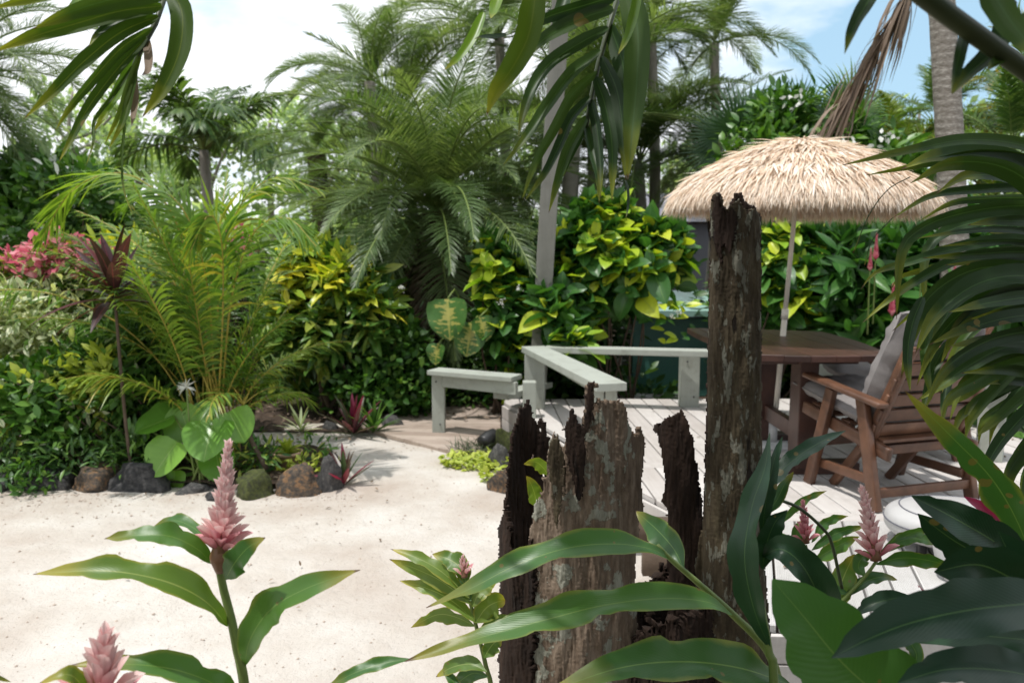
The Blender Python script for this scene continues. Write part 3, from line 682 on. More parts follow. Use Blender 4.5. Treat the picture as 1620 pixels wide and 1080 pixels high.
A = [(-.06, 6.78), (.60, 4.93), (3.4, 4.20), (5.5, 4.2), (5.5, 7.0), (0, 7.0)]
# the band where the two fields of boards meet runs a little skew
y1 = lambda x: 4.93 - .0 * x
fieldA = [(-.06, 6.78), (.58, 4.87), (5.2, 4.87), (5.2, 6.95), (-.06, 6.95)]
fieldB = [(.50, 4.75), (.86, 3.92), (5.2, 3.92), (5.2, 4.75)]
fieldC = [(.92, 3.80), (1.05, 3.45), (.85, 2.72), (5.2, 2.45), (5.2, 3.80)]
boards(deck, fieldA, (-.048, 1), .135, .009, DZ, .03, M['deck'])
boards(deck, [(.45, 4.755), (.45, 4.865), (5.2, 4.865), (5.2, 4.755)], (1, 0), .11, .0, DZ + .001, .03, M['deck'])
boards(deck, fieldB, (-.048, 1), .135, .009, DZ, .03, M['deck'])
boards(deck, [(.86, 3.805), (.86, 3.915), (5.2, 3.915), (5.2, 3.805)], (1, 0), .11, .0, DZ + .001, .03, M['deck'])
boards(deck, fieldC, (.30, 1), .112, .011, DZ, .03, M['deck_groove'])
# joists / dark underside and the skirt boards on the left edge
g = Geo()
for k in range(9): boxg(g, (2.7, 3.1 + k * .42, DZ - .095), (4.2, .045, .12))
put('joists', g.mesh('joists', M['twig']), deck, kind='stuff')
def skirt(a, b):
    a = Vector((*a, 0)); b = Vector((*b, 0)); L_ = (b - a).length; mid = (a + b) / 2
    Mx = Matrix.Translation(mid) @ Matrix.Rotation(math.atan2((b - a).y, (b - a).x), 4, 'Z')
    for zc in (.172, .062):
        g = Geo(); boxg(g, (0, 0, zc), (L_, .022, .104), Mx, bev=.003); put('skirt_board', g.mesh('skirt_board', M['deck'], False), deck)
skirt((-.078, 6.78), (.575, 4.76)); skirt((.47, 4.74), (.845, 3.92)); skirt((.80, 2.70), (5.2, 2.43)); skirt((-.07, 6.97), (5.2, 6.97))

bw = thing('boardwalk', 'low weathered brown boardwalk between the sand and the grey bench rail', 'boardwalk', (-.7, 6.8, 0))
boards(bw, [(-1.45, 6.98), (-1.22, 6.62), (-.42, 5.86), (-.02, 6.0), (-.10, 6.74), (-.10, 7.6), (-1.45, 7.6)], (1, -.13), .125, .007, .05, .03, M['boardwalk'])

# ================================================================ bench rails
RZ = .76                      # top of the low rail
def plank(name, a, b, wd, th, zt, mat, parent, bev=.006, yaw=0):
    a = Vector((*a, 0)); b = Vector((*b, 0)); L_ = (b - a).length; mid = (a + b) / 2
    Mx = Matrix.Translation(mid) @ Matrix.Rotation(math.atan2((b - a).y, (b - a).x), 4, 'Z')
    g = Geo(); boxg(g, (0, 0, zt - th / 2), (L_, wd, th), Mx, bev=bev)
    n = Vector((-(b - a).y, (b - a).x, 0)).normalized(); d = (b - a).normalized()
    V = g.V[0]; g.U[0] = np.stack([V @ np.array(n), V @ np.array(d)], 1)
    return put(name, g.mesh(name, mat, False), parent)
def postp(name, x, y, sx, sy, z0, z1, mat, parent, lean=(0, 0), yaw=0):
    Mx = Matrix.Translation((x, y, z0)) @ Matrix.Rotation(yaw, 4, 'Z'); Sh = Matrix.Identity(4); Sh[0][2] = lean[0]; Sh[1][2] = lean[1]
    g = Geo(); boxg(g, (0, 0, (z1 - z0) / 2), (sx, sy, z1 - z0), Mx @ Sh, bev=.006)
    V = g.V[0]; g.U[0] = np.stack([V[:, 0] + V[:, 1], V[:, 2]], 1)
    return put(name, g.mesh(name, mat, False), parent)
def near_G(px, py, z): v = G(px, py, z); return (v.x, v.y)
r1 = thing('deck_rail', 'low grey green rail with flat top running along left deck edge toward the stump', 'rail', (.35, 5.9, DZ))
a = near_G(843, 547, RZ); b = near_G(968, 606, RZ)
plank('top_board', a, b, .20, .052, RZ, M['paint'], r1)
plank('apron', (a[0] + .1, a[1] - .15), (b[0] - .02, b[1] + .15), .035, .07, RZ - .055, M['paint'], r1, .003)
postp('post', a[0] + .015, a[1] - .10, .165, .12, DZ, RZ - .053, M['paint'], r1, yaw=-.1)
postp('post', b[0] - .065, b[1] + .18, .075, .12, DZ, RZ - .053, M['paint'], r1, yaw=-.1)
postp('post', b[0] + .018, b[1] + .18, .075, .12, DZ, RZ - .053, M['paint'], r1, yaw=-.1)
r2 = thing('deck_rail', 'low grey green rail along the back of the deck under the golden hedge', 'rail', (1.3, 6.7, DZ))
c = near_G(1308, 557, RZ)
plank('top_board', (a[0] + .11, a[1] + .02), (c[0] - .12, c[1]), .16, .05, RZ - .003, M['paint'], r2)
p1 = P(1090, 600, 6.62)
postp('post', p1.x, 6.62, .155, .11, DZ, RZ - .055, M['paint'], r2)
r3 = thing('deck_rail', 'low grey green rail at right deck side behind the wooden armchair', 'rail', (2.9, 5.6, DZ))
d_ = near_G(1640, 612, RZ)
plank('top_board', (c[0] + .0, c[1] + .05), d_, .2, .05, RZ, M['paint'], r3)
p2 = P(1303, 600, c[1] - .1); postp('post', p2.x, c[1] - .06, .15, .12, DZ, RZ - .053, M['paint'], r3, yaw=-.3)
postp('post', d_[0] - .1, d_[1] + .25, .15, .12, DZ, RZ - .053, M['paint'], r3, yaw=-.6)
r4 = thing('bench_rail', 'grey bench rail standing left of the deck on the boardwalk', 'rail', (-.6, 6.9, 0))
e = near_G(685, 583, .58); f = near_G(818, 606, .58)
plank('top_board', (e[0], e[1]), (f[0], f[1] + .35), .19, .04, .58, M['paint'], r4)
plank('apron', (e[0] + .09, e[1] - .05), (f[0], f[1] + .29), .04, .10, .538, M['paint'], r4, .003)
postp('post', e[0] + .045, e[1], .105, .105, .0, .537, M['paint'], r4)
postp('post', f[0] + .1, f[1] + .34, .105, .105, .0, .537, M['paint'], r4)
r5 = thing('bench_rail', 'short grey rail end poking out just above the left deck corner', 'rail', (.0, 6.95, 0))
plank('top_board', near_G(792, 622, .40), (.30, 7.0), .15, .05, .40, M['paint'], r5)
postp('post', .03, 7.06, .1, .1, .0, .349, M['paint'], r5)
def screws(parent, pts):
    for q in pts:
        g = Geo(); tube(g, [list(q), [q[0], q[1] - .006, q[2]]], .007, 8, 2); put('screw', g.mesh('screw', M['black']), parent)
screws(r1, [(a[0] + .055, a[1] - .163, .66), (a[0] - .02, a[1] - .163, .34)]); screws(r2, [(p1.x - .03, 6.562, .64), (p1.x + .03, 6.562, .34)]); screws(r4, [(e[0] + .03, e[1] - .055, .48), (e[0] + .06, e[1] - .055, .12)])
tp = thing('timber_post', 'tall weathered grey timber post rising behind the left deck corner through the palms', 'post', (.17, 6.98, 0))
b0 = P(851, 600, 6.98); b1 = P(882, 90, 6.98)
Lz = (b1.x - b0.x) / (b1.z - b0.z)
postp('shaft', b0.x - Lz * b0.z, 6.98, .15, .14, 0, 4.2, M['post'], tp, lean=(Lz, 0))

# ================================================================ table
tb = thing('garden_table', 'dark brown wooden table holding the thatched umbrella pole', 'table', (1.72, 5.05, DZ))
TZ = 1.0
cs = [near_G(1087, 519, TZ), near_G(1203, 561, TZ), near_G(1410, 561, TZ), near_G(1300, 524, TZ)]
cs = [Vector(c_) for c_ in cs]
outline = []
for i in range(4):             # bowed edges: slightly boat shaped top
    p0, p1_ = cs[i], cs[(i + 1) % 4]; nrm = Vector(((p1_ - p0).y, -(p1_ - p0).x)).normalized()
    for k in range(8): t_ = k / 8; outline.append(p0.lerp(p1_, t_) + nrm * .05 * math.sin(math.pi * t_))
ax = (cs[0] + cs[3] - cs[1] - cs[2]).normalized(); boards(tb, [tuple(o) for o in outline], (ax.x, ax.y), .14, .003, TZ, .035, M['darkwood'], 'plank')
ctr = sum(cs, Vector((0, 0))) / 4
g = Geo(); yaw = math.atan2(ax.y, ax.x) 
Mx = Matrix.Translation((ctr.x, ctr.y, 0)) @ Matrix.Rotation(yaw, 4, 'Z')
for s_ in (-.36, .36):
    g = Geo(); boxg(g, (s_, 0, .62), (.16, .11, .66), Mx, bev=.006); put('leg', g.mesh('leg', M['darkwood'], False), tb)
    g = Geo(); boxg(g, (s_, 0, DZ + .035), (.12, .66, .07), Mx, bev=.008); put('foot', g.mesh('foot', M['darkwood'], False), tb)
    g = Geo(); boxg(g, (s_, 0, .935), (.09, .60, .05), Mx, bev=.006); put('cross_bar', g.mesh('cross_bar', M['darkwood'], False), tb)
g = Geo(); boxg(g, (0, 0, .48), (.56, .045, .10), Mx, bev=.005); put('stretcher', g.mesh('stretcher', M['darkwood'], False), tb)

# ================================================================ thatched umbrella
UT = P(1268, 226, 5.3); UB = P(1222, 700, 5.3); UB.z = DZ
um = thing('thatched_umbrella', 'pale straw thatched umbrella leaning over the dark brown table', 'umbrella', tuple(UB))
pole_mid = UB.lerp(UT, .45)
g = Geo(); tube(g, [list(UB), list(pole_mid)], .019, 12, 3); put('lower_pole', g.mesh('lower_pole', M['pole']), um)
g = Geo(); tube(g, [list(pole_mid - (UT - UB) * .01), list(UT)], .0155, 12, 3); put('upper_pole', g.mesh('upper_pole', M['pole']), um)
g = Geo(); tube(g, [list(pole_mid - (UT - UB) * .022), list(pole_mid + (UT - UB) * .012)], .0235, 12, 3); put('pole_collar', g.mesh('pole_collar', M['pole']), um)
g = Geo(); tube(g, [list(UB), list(UB + Vector((0, 0, .03)))], [.16, .15], 24, 3); tube(g, [list(UB + Vector((0, 0, .03))), list(UB + Vector((0, 0, .16)))], .03, 12, 3)
put('base', g.mesh('base', M['plastic']), um)
UR = .845; UH = .40
tilt = Matrix.Rotation(R(1.5), 4, 'Y') @ Matrix.Rotation(R(-1), 4, 'X'); UM = Matrix.Translation(UT) @ tilt
def uz(q): return -UH * (.30 * q + .70 * q ** 2.1)      # dome profile, q = radius fraction
th8 = np.linspace(0, 2 * np.pi, 33)[:-1]; qs = np.linspace(.02, .97, 9)
g = Geo(); V = np.stack([np.stack([UR * q * np.cos(th8), UR * q * np.sin(th8), np.full(32, uz(q) - .02 - .012 * 0)], 1) for q in qs]).reshape(-1, 3)
g.add(V, gridF(9, 32, True), V[:, :2] * .1, .2); put('canopy_cloth', g.mesh('canopy_cloth', M['thatch']), um, UM)
for k in range(8):
    a_ = k * math.pi / 4 + .2; g = Geo()
    tube(g, [[UR * q * math.cos(a_), UR * q * math.sin(a_), uz(q) - .03] for q in np.linspace(.02, .95, 8)], .006, 5); put('rib', g.mesh('rib', M['pole']), um, UM)
def thatch(q0, n, ln, seed, spread, name='thatch_layer'):
    r = np.random.default_rng(seed); th = r.random(n) * 6.283; q = q0 + (r.random(n) - .5) * spread
    dq = .01; sl = (uz(q + dq) - uz(q)) / (UR * dq)
    out = np.stack([np.cos(th), np.sin(th), sl], 1); out /= np.linalg.norm(out, axis=1)[:, None]
    hang = np.clip((q - .80) * 4, 0, 1)[:, None]
    d = out * (1 - hang * .55) + np.array([0, 0, -1.]) * (.05 + .85 * hang)
    d += np.stack([-np.sin(th), np.cos(th), 0 * th], 1) * (r.normal(size=n) * .26)[:, None] + r.normal(size=(n, 3)) * .12 + np.array([0, 0, .10]) * (1 - hang)
    base = np.stack([UR * q * np.cos(th), UR * q * np.sin(th), uz(q) + .004 + r.random(n) * .022], 1)
    nz = np.stack([np.cos(th) * .5, np.sin(th) * .5, np.ones(n)], 1) + r.normal(size=(n, 3)) * .35
    Ms = mats_from(base, d, nz, ln * (.55 + .7 * r.random(n)))
    tpl = leaf_tpl('strap', .05, 3, .05, .16, 0, 2)
    g = Geo(); add_many(g, tpl, Ms, r.random(n) * .8 + .1 * r.random())
    put(name, g.mesh(name, M['thatch']), um, UM, kind='stuff')
for i, (q0, n, ln, sp_) in enumerate([(.05, 1100, .20, .09), (.20, 2600, .21, .05), (.36, 4000, .21, .05), (.53, 5600, .21, .05), (.70, 7500, .21, .05), (.84, 8000, .18, .05), (.94, 8500, .125, .04)]):
    thatch(q0, n, ln, 30 + i, sp_)

# ================================================================ chairs
def bar(name, a, b, w_, t_, mat, parent, Mx, up=(0, 0, 1), bev=.006, arc=0):
    a = Vector(a); b = Vector(b); d = b - a; F = frame((a + b) / 2, d, up); g = Geo(); boxg(g, (0, 0, 0), (w_, d.length, t_), Mx @ F, bev=bev)
    return put(name, g.mesh(name, mat, True), parent)
def pillow(name, Mx, sx, sy, th, mat, parent, seed=0, tufts=()):
    g = Geo(); n = 26
    for sgn in (1, -1):
        u, v = np.meshgrid(np.linspace(-1, 1, n), np.linspace(-1, 1, n)); f = ((1 - np.abs(u) ** 3.2) * (1 - np.abs(v) ** 3.2)) ** .42
        bump = np.array([[mnoise.noise(Vector((a_ * 2.1 + seed, b_ * 2.1, sgn))) for a_ in np.linspace(-1, 1, n)] for b_ in np.linspace(-1, 1, n)])
        cr_ = np.array([[abs(mnoise.noise(Vector((a_ * 4 + seed, b_ * 5, sgn * 2)))) for a_ in np.linspace(-1, 1, n)] for b_ in np.linspace(-1, 1, n)])
        z = sgn * th / 2 * f * (1 + .30 * bump - .55 * cr_)
        for (tu, tv) in tufts: z -= sgn * th * .3 * np.exp(-((u - tu) ** 2 + (v - tv) ** 2) / .03)
        rr_ = 1 - .05 * (u ** 2) * (v ** 2)
        V = np.stack([u * sx / 2 * rr_ * (1 + .02 * bump), v * sy / 2 * rr_, z], -1).reshape(-1, 3)
        V = np.array([list(Mx @ Vector(q)) for q in V]); Fq = gridF(n, n); g.add(V, Fq if sgn > 0 else Fq[:, ::-1], None)
    o = put(name, g.mesh(name, mat), parent)
    pr = [Mx @ Vector((sx / 2 * c1 * .975, sy / 2 * c2 * .975, 0)) for c1, c2 in ((-1, -1), (1, -1), (1, 1), (-1, 1), (-1, -1))]
    g = Geo(); tube(g, [list(q) for q in pr], .006, 6, caps=False); put('piping', g.mesh('piping', mat), o)
    return o
def armchair(loc, yaw, label, cushion_label, group):
    t = thing('wooden_armchair', label, 'chair', loc, group); Mx = Matrix.Translation(loc) @ Matrix.Rotation(yaw, 4, 'Z') @ Matrix.Diagonal((1.14, 1.08, 1, 1)); W = M['teak']
    hw = .275
    for s in (-1, 1):
        x = s * hw
        bar('leg', (x, -.235, 0), (x, -.11, .575), .035, .062, W, t, Mx)            # rear leg, leaning forward upwards
        bar('leg', (x, .25, 0), (x, .105, .575), .035, .058, W, t, Mx)             # front leg
        bar('armrest', (x + s * .012, -.27, .555), (x + s * .012, .29, .625), .062, .03, W, t, Mx, bev=.012)
        bar('side_rail', (x - s * .03, -.20, .14), (x - s * .03, .20, .13), .022, .05, W, t, Mx)
        bar('seat_rail', (x - s * .035, -.27, .30), (x - s * .035, .36, .42), .03, .07, W, t, Mx, bev=.01)
        bar('back_upright', (x - s * .035, -.10, .27), (x - s * .035, -.36, .86), .03, .062, W, t, Mx, bev=.01)
    for k in range(7):
        q = .09 + k * .143; y = -.10 - .26 * q - .012; z = .27 + .59 * q
        bar('back_slat', (-hw + .01, y, z), (hw - .01, y, z), .070, .02, W, t, Mx, up=(0, -.92, -.39), bev=.004)
    for k in range(5):
        q = k / 4; bar('seat_slat', (-hw + .05, -.17 + .46 * q, .355 + .085 * q), (hw - .05, -.17 + .46 * q, .355 + .085 * q), .065, .018, W, t, Mx, up=(0, -.18, 1), bev=.004)
    bar('rear_rail', (-hw + .018, -.222, .09), (hw - .018, -.222, .09), .025, .05, W, t, Mx, up=(0, 0, 1))
    bar('rear_rail', (-hw + .018, -.175, .30), (hw - .018, -.175, .30), .025, .05, W, t, Mx)
    bar('front_rail', (-hw + .018, .20, .26), (hw - .018, .20, .26), .025, .06, W, t, Mx)
    for s in (-1, 1):       # folding under frame legs
        bar('inner_leg', (s * .17, .20, .0), (s * .17, -.05, .33), .03, .045, W, t, Mx)
    S_ = Mx @ Matrix.Translation((0, .14, .485)) @ Matrix.Rotation(R(10), 4, 'X')
    c1 = pillow('seat_cushion', S_, .50, .66, .15, M['cushion'], None, 3)
    c1['label'] = cushion_label[0]; c1['category'] = 'cushion'
    B_ = Mx @ Matrix.Translation((-.01, -.175, .725)) @ Matrix.Rotation(R(90 + 23), 4, 'X')
    c2 = pillow('back_cushion', B_, .50, .66, .23, M['cushion'], None, 8, ((-.4, .1), (.4, .1), (0, .1)))
    c2['label'] = cushion_label[1]; c2['category'] = 'cushion'
    return t
armchair(Vector((2.08, 4.27, DZ)), R(17), 'reddish brown wooden armchair with slatted back turned to the camera', ('grey seat cushion on the wooden armchair near the camera', 'puffy grey back cushion rising above the near armchair back'), 'wooden armchairs round the table')
armchair(Vector((2.62, 5.25, DZ)), R(80), 'wooden armchair beyond the table, mostly hidden behind the nearer chair', ('grey seat cushion on the far armchair, seen past the near armrest', 'grey back cushion of the far armchair hidden behind palm leaves'), 'wooden armchairs round the table')

# ================================================================ white plastic appliance
ap = thing('pool_appliance', 'rounded white plastic appliance with dark seam lines on deck behind ginger leaves', 'appliance', (2.0, 3.45, DZ))
def shell(name, c, s, rot, exp=2.6, cut=None, seams=(), parent=None):
    Mx = Matrix.Translation(c) @ rot; g = Geo(); n = 40; m = 21
    th = np.linspace(0, 2 * np.pi, n, endpoint=False); ph = np.linspace(-np.pi / 2 + .02, np.pi / 2 - .02, m)
    f = lambda a_, e_: np.sign(a_) * np.abs(a_) ** (2 / e_)
    X = f(np.cos(ph), exp)[:, None] * f(np.cos(th), 2.2)[None]; Y_ = f(np.cos(ph), exp)[:, None] * f(np.sin(th), 2.2)[None]; Z = np.broadcast_to(f(np.sin(ph), exp)[:, None], X.shape)
    V = np.stack([X * s[0], Y_ * s[1], Z * s[2]], -1).reshape(-1, 3); V = np.array([list(Mx @ Vector(q)) for q in V])
    g.add(V, gridF(m, n, True), None); g.F.append([[i for i in reversed(range(n))], [(m - 1) * n + i for i in range(n)]]); g.M.append(np.zeros(2, int))
    o = put(name, g.mesh(name, M['plastic']), ap)
    for (rf, zf) in seams:
        g = Geo(); pts = [list(Mx @ Vector((f(np.cos(a_), 2.2) * s[0] * rf, f(np.sin(a_), 2.2) * s[1] * rf, s[2] * (zf if rf > 1 else (1 - rf ** exp) ** (1 / exp) * 1.0)))) for a_ in np.linspace(0, 2 * np.pi, 60)]
        tube(g, pts, .0035, 6, caps=False); put('seam', g.mesh('seam', M['seam']), o)
    return o
ac = P(1500, 835, 3.5)
shell('body', (ac.x + .02, 3.45, DZ + .112), (.31, .24, .085), Matrix.Rotation(R(-12), 4, 'Z'), 2.9, seams=((.80, .9), (1.001, .10)))
wc = P(1515, 915, 3.25)
shell('front_shell', (wc.x, 3.17, DZ + .10), (.19, .19, .05), Matrix.Rotation(R(20), 4, 'Z') @ Matrix.Rotation(R(68), 4, 'X'), 2.2, seams=((.55, .92),))
g = Geo(); boxg(g, (ac.x - .19, 3.36, DZ + .03), (.035, .03, .06), None, bev=.004); put('foot', g.mesh('foot', M['black']), ap)
g = Geo(); boxg(g, (ac.x + .17, 3.36, DZ + .03), (.035, .03, .06), None, bev=.004); put('foot', g.mesh('foot', M['black']), ap)

# ================================================================ building bits behind the hedge
sh = thing('garden_shed', 'small teal green metal shed seen through gaps in the golden hedge', 'shed', (2.0, 8.75, 0))
q0 = P(1010, 500, 8.3); q1 = P(1150, 500, 8.3)
g = Geo(); boxg(g, ((q0.x + q1.x) / 2, 8.75, .42), (q1.x - q0.x + .1, .8, .84), None, bev=.01); put('wall', g.mesh('wall', M['teal'], False), sh)
zt = P(1080, 492, 8.2).z; zf = P(1080, 459, 9.2).z
g = Geo(); g.add([(q0.x, 8.22, zt), (q1.x + .3, 8.22, zt), (q1.x + .3, 9.2, zf), (q0.x, 9.2, zf), (q0.x, 8.22, zt - .06), (q1.x + .3, 8.22, zt - .06), (q1.x + .3, 9.2, zf - .06), (q0.x, 9.2, zf - .06)], [[0, 1, 2, 3], [7, 6, 5, 4], [0, 4, 5, 1], [1, 5, 6, 2], [2, 6, 7, 3], [3, 7, 4, 0]])
put('roof', g.mesh('roof', M['teal_roof'], False), sh)
q0 = P(975, 627, 7.9); q1 = P(1072, 627, 7.9)
kb = thing('concrete_kerb', 'pale blue grey kerb strip on ground behind the back rail', 'kerb', (q0.x, 7.9, 0)); g = Geo(); boxg(g, ((q0.x + q1.x) / 2, 7.95, q0.z / 2 + .01), (q1.x - q0.x + .3, .16, max(.04, q0.z)), None, bev=.01); put('slab', g.mesh('slab', M['plastic'], False), kb)
q0 = P(1070, 420, 14); q1 = P(1140, 420, 14)
hs = thing('neighbour_house', 'grey house wall glimpsed between the hedge and the tall dead trunk', 'house', (q0.x, 14.5, 0))
g = Geo(); boxg(g, ((q0.x + q1.x) / 2 + .3, 15, 1.0), (3.0, 2, 2.0), None); put('wall', g.mesh('wall', M['greyroof'], False), hs)
g = Geo(); V = [(-1.7, -1.2, 0), (1.7, -1.2, 0), (1.7, 1.2, 0), (-1.7, 1.2, 0), (-1.2, 0, .55), (1.2, 0, .55)]
g.add([(x + (q0.x + q1.x) / 2 + .3, y + 15, z + 2.003) for x, y, z in V], [[0, 1, 5, 4], [1, 2, 5], [2, 3, 4, 5], [3, 0, 4], [3, 2, 1, 0]]); put('roof', g.mesh('roof', M['greyroof'], False), hs)
# ================================================================ garden bed, rocks
def gp(px, py, z=0.0): v = G(px, py, z); return (v.x, v.y)
bed_poly = [gp(-260, 776), gp(-60, 774), gp(60, 770), (gp(200, 774)), gp(330, 780), gp(430, 778), gp(500, 772), gp(535, 762), gp(556, 745), gp(520, 724), gp(440, 716), gp(330, 712), gp(150, 705), gp(-260, 700)]
sheet('garden_bed', bed_poly, .06, M['soil'], cell=.08, relief=.05, seed=4)
sheet('rear_garden_bed', [gp(-500, 692), gp(200, 690), gp(420, 688), gp(600, 689), gp(672, 690), gp(680, 684), gp(800, 684), (-.08, 7.6), (.0, 9), (-9, 9)], .03, M['soil'], cell=.15, relief=.05, seed=6)
def rock(px, py, wpx, hpx, mat, label, seed, z=0.0, dp=.8, sub=4):
    p = G(px, py, z); k = p.y / FP
    return tag(ico('rock', (p.x, p.y + wpx * k * .25, z + hpx * k * .32), (wpx * k / 2, wpx * k / 2 * dp, hpx * k * .62), mat, seed, sub), label, 'rock', 'rocks edging the beds')
rock(66, 782, 100, 44, M['rock'], 'dark low rock at far left of the island bed edge', 1)
rock(-10, 782, 80, 40, M['rock'], 'dark rock cut off by the left picture border', 13)
rock(146, 782, 100, 56, M['rock_orange'], 'brown and grey rock with rusty patch left of the grey slab', 2)
rock(218, 785, 112, 58, M['rock'], 'smooth blue grey wedge shaped rock on the island bed edge', 3)
rock(296, 787, 60, 26, M['rock'], 'small dark flat stone right of the grey wedge rock', 4)
rock(400, 792, 86, 62, M['rock_moss'], 'mossy green rock beside the pink flower spike', 5)
rock(466, 792, 100, 62, M['rock_orange'], 'large rusty orange rock at the right of the island bed', 6)
rock(518, 782, 62, 68, M['rock'], 'grey angular rock at the right tip of island bed', 7)
rock(520, 738, 44, 32, M['rock'], 'dark rounded rock behind the grey angular rock', 8)
rock(452, 726, 56, 22, M['rock'], 'dark stone behind the potted succulent', 9)
rock(340, 796, 50, 20, M['rock'], 'little dark stone in front of the heart leaves', 10)
rock(522, 686, 40, 22, M['rock'], 'dark stone left of the purple striped plant by the path', 11)
rock(618, 682, 50, 28, M['rock'], 'brown rock between path plants and bench rail post', 12)
rock(793, 745, 60, 46, M['rock'], 'dark brown rock at deck edge beside lime ground cover', 14)
rock(800, 785, 62, 50, M['rock_orange'], 'tan rock on the sand just left of the stump', 15)
rock(800, 722, 44, 50, M['rock_moss'], 'mossy brown stone against the left deck corner', 16)
# small litter on the soil and pebbles on the sand
g = Geo(); r_ = np.random.default_rng(3); pts = []
while len(pts) < 1500:
    x = r_.uniform(-3.6, .6); y = r_.uniform(4.6, 8.2)
    pts.append((x, y))
pts = np.array(pts); pos = np.column_stack([pts, np.full(len(pts), .075)])
add_many(g, leaf_tpl('lance', .35, 2, .2, .15, 0, 2), mats_from(pos, r_.normal(size=(len(pos), 3)) * [1, 1, .15], np.array([[0, 0, 1.]]) + r_.normal(size=(len(pos), 3)) * .3, .03 + .05 * r_.random(len(pos))), r_.random(len(pos)))
inb = (pts[:, 1] > 6.95) | ((pts[:, 1] > 5.1) & (pts[:, 1] < 6.3) & (pts[:, 0] < -1.2))
g2 = Geo(); sel = pos[inb]; n_ = len(sel)
add_many(g2, leaf_tpl('lance', .35, 2, .2, .15, 0, 2), mats_from(sel, r_.normal(size=(n_, 3)) * [1, 1, .15], np.array([[0, 0, 1.]]) + r_.normal(size=(n_, 3)) * .3, .03 + .05 * r_.random(n_)), r_.random(n_))
put('leaf_litter', g2.mesh('leaf_litter', M['deadleaf']), kind='stuff')
g = Geo(); n_ = 2600; x = r_.uniform(-3.2, .2, n_); y = 1.6 + 5 * r_.random(n_) ** 1.2; sz = .0018 + .0035 * r_.random(n_) ** 3
Mx_ = mats_from(np.column_stack([x, y, .0225 + np.array([.016 * mnoise.noise(Vector((a_ * 2.1, b_ * 2.1, 0))) + .0064 * mnoise.noise(Vector((a_ * 8, b_ * 8, 0))) for a_, b_ in zip(x, y)])]), r_.normal(size=(n_, 3)) * [1, 1, .2], np.tile([0, 0, 1.], (n_, 1)), sz)
oc = (np.array([[1, 0, 0], [0, 1.3, 0], [-1, 0, 0], [0, -1, 0], [0, 0, .7], [0, 0, -.7]], float), np.array([[0, 1, 4], [1, 2, 4], [2, 3, 4], [3, 0, 4], [1, 0, 5], [2, 1, 5], [3, 2, 5], [0, 3, 5]]), np.zeros((6, 2)))
add_many(g, oc, Mx_, r_.random(n_)); n3_ = 2200; x = r_.uniform(-3.4, .2, n3_); y = 1.8 + 4.8 * r_.random(n3_); edge = r_.random(n3_) < .35; xe = r_.uniform(-3.4, -.95, n3_); x = np.where(edge, xe, x); y = np.where(edge, 4.93 + .12 * r_.normal(size=n3_) ** 2 * -1, y)
add_many(g, oc, mats_from(np.column_stack([x, y, .024 + np.array([.016 * mnoise.noise(Vector((a_ * 2.1, b_ * 2.1, 0))) + .0064 * mnoise.noise(Vector((a_ * 8, b_ * 8, 0))) for a_, b_ in zip(x, y)])]), r_.normal(size=(n3_, 3)) * [1, 1, .2], np.tile([0, 0, 1.], (n3_, 1)), .002 + .007 * r_.random(n3_) ** 3), r_.random(n3_))
put('pebbles', g.mesh('pebbles', plainmat('pebble', S2((.22, .17, .13), (.60, .50, .42)), 40, 2, .9, 0), False), kind='stuff')

def pot(px, py, rpx, hpx, mat, label, z=.06):
    p = G(px, py, z); k = p.y / FP; r0 = rpx * k; h = hpx * k
    g = Geo(); prof = [(.62, 0), (.95, .82), (1.06, .84), (1.06, 1), (.92, 1), (.88, .8), (.0, .8)]
    th = np.linspace(0, 2 * np.pi, 28, endpoint=False)
    V = np.stack([np.stack([r0 * a_ * np.cos(th), r0 * a_ * np.sin(th), np.full(28, z + h * b_)], 1) for a_, b_ in prof]).reshape(-1, 3) + [p.x, p.y, 0]
    t = thing('flower_pot', label, 'pot', (p.x, p.y, z)); g.add(V, gridF(7, 28, True)); put('pot_body', g.mesh('pot_body', mat), t); return p, h
def rosette(name, label, cat, pos, n, size, mat, prof='lance', W=.12, e=(15, 75), droop=.2, scape=None, group=None, seed=0, fold=.2, wave=0):
    t = thing(name, label, cat, tuple(pos), group); r = random.Random(seed)
    ms = []
    for k in range(3):
        g = Geo(); g.add(*leaf_tpl(prof, W, 9, fold, droop * (.5 + .5 * k), wave, 5, k)); ms.append(g.mesh('leaf', mat))
    for i in range(n):
        az = i * 2.4 + r.uniform(-.2, .2); q = i / n; el = R(e[1] + (e[0] - e[1]) * q + r.uniform(-8, 8))
        d = Vector((math.cos(az) * math.cos(el), math.sin(az) * math.cos(el), math.sin(el)))
        put('leaf', ms[i % 3], t, frame(Vector(pos) + Vector((0, 0, (1 - q) * size * .12)), d, Vector((0, 0, 1)) * .8 - Vector((d.x, d.y, 0)) * .2) @ Matrix.Scale(size * r.uniform(.75, 1.1), 4))
    return t
p, h = pot(455, 738, 24, 26, M['terracotta'], 'small pale terracotta pot among the bed rocks')
rosette('succulent', 'small light green succulent growing in the terracotta pot', 'plant', (p.x, p.y, .06 + h * .8), 22, .12, M['lime'], 'oval', .35, (5, 80))
rosette('striped_plant', 'purple and green spiky plant standing right of the island bed', 'plant', G(545, 768, .02), 18, .26, M['rhoeo'], 'lance', .16, (20, 85), .05, group='purple striped plants', seed=2)
rosette('striped_plant', 'purple and green spiky plant by the path left of the bench rail', 'plant', G(560, 688, .03), 22, .34, M['rhoeo'], 'lance', .15, (15, 85), .05, group='purple striped plants', seed=3)
rosette('green_spiky_plant', 'green spiky plant right of the purple one by the path', 'plant', G(592, 685, .03), 18, .30, M['green'], 'lance', .14, (15, 85), .15, seed=4)
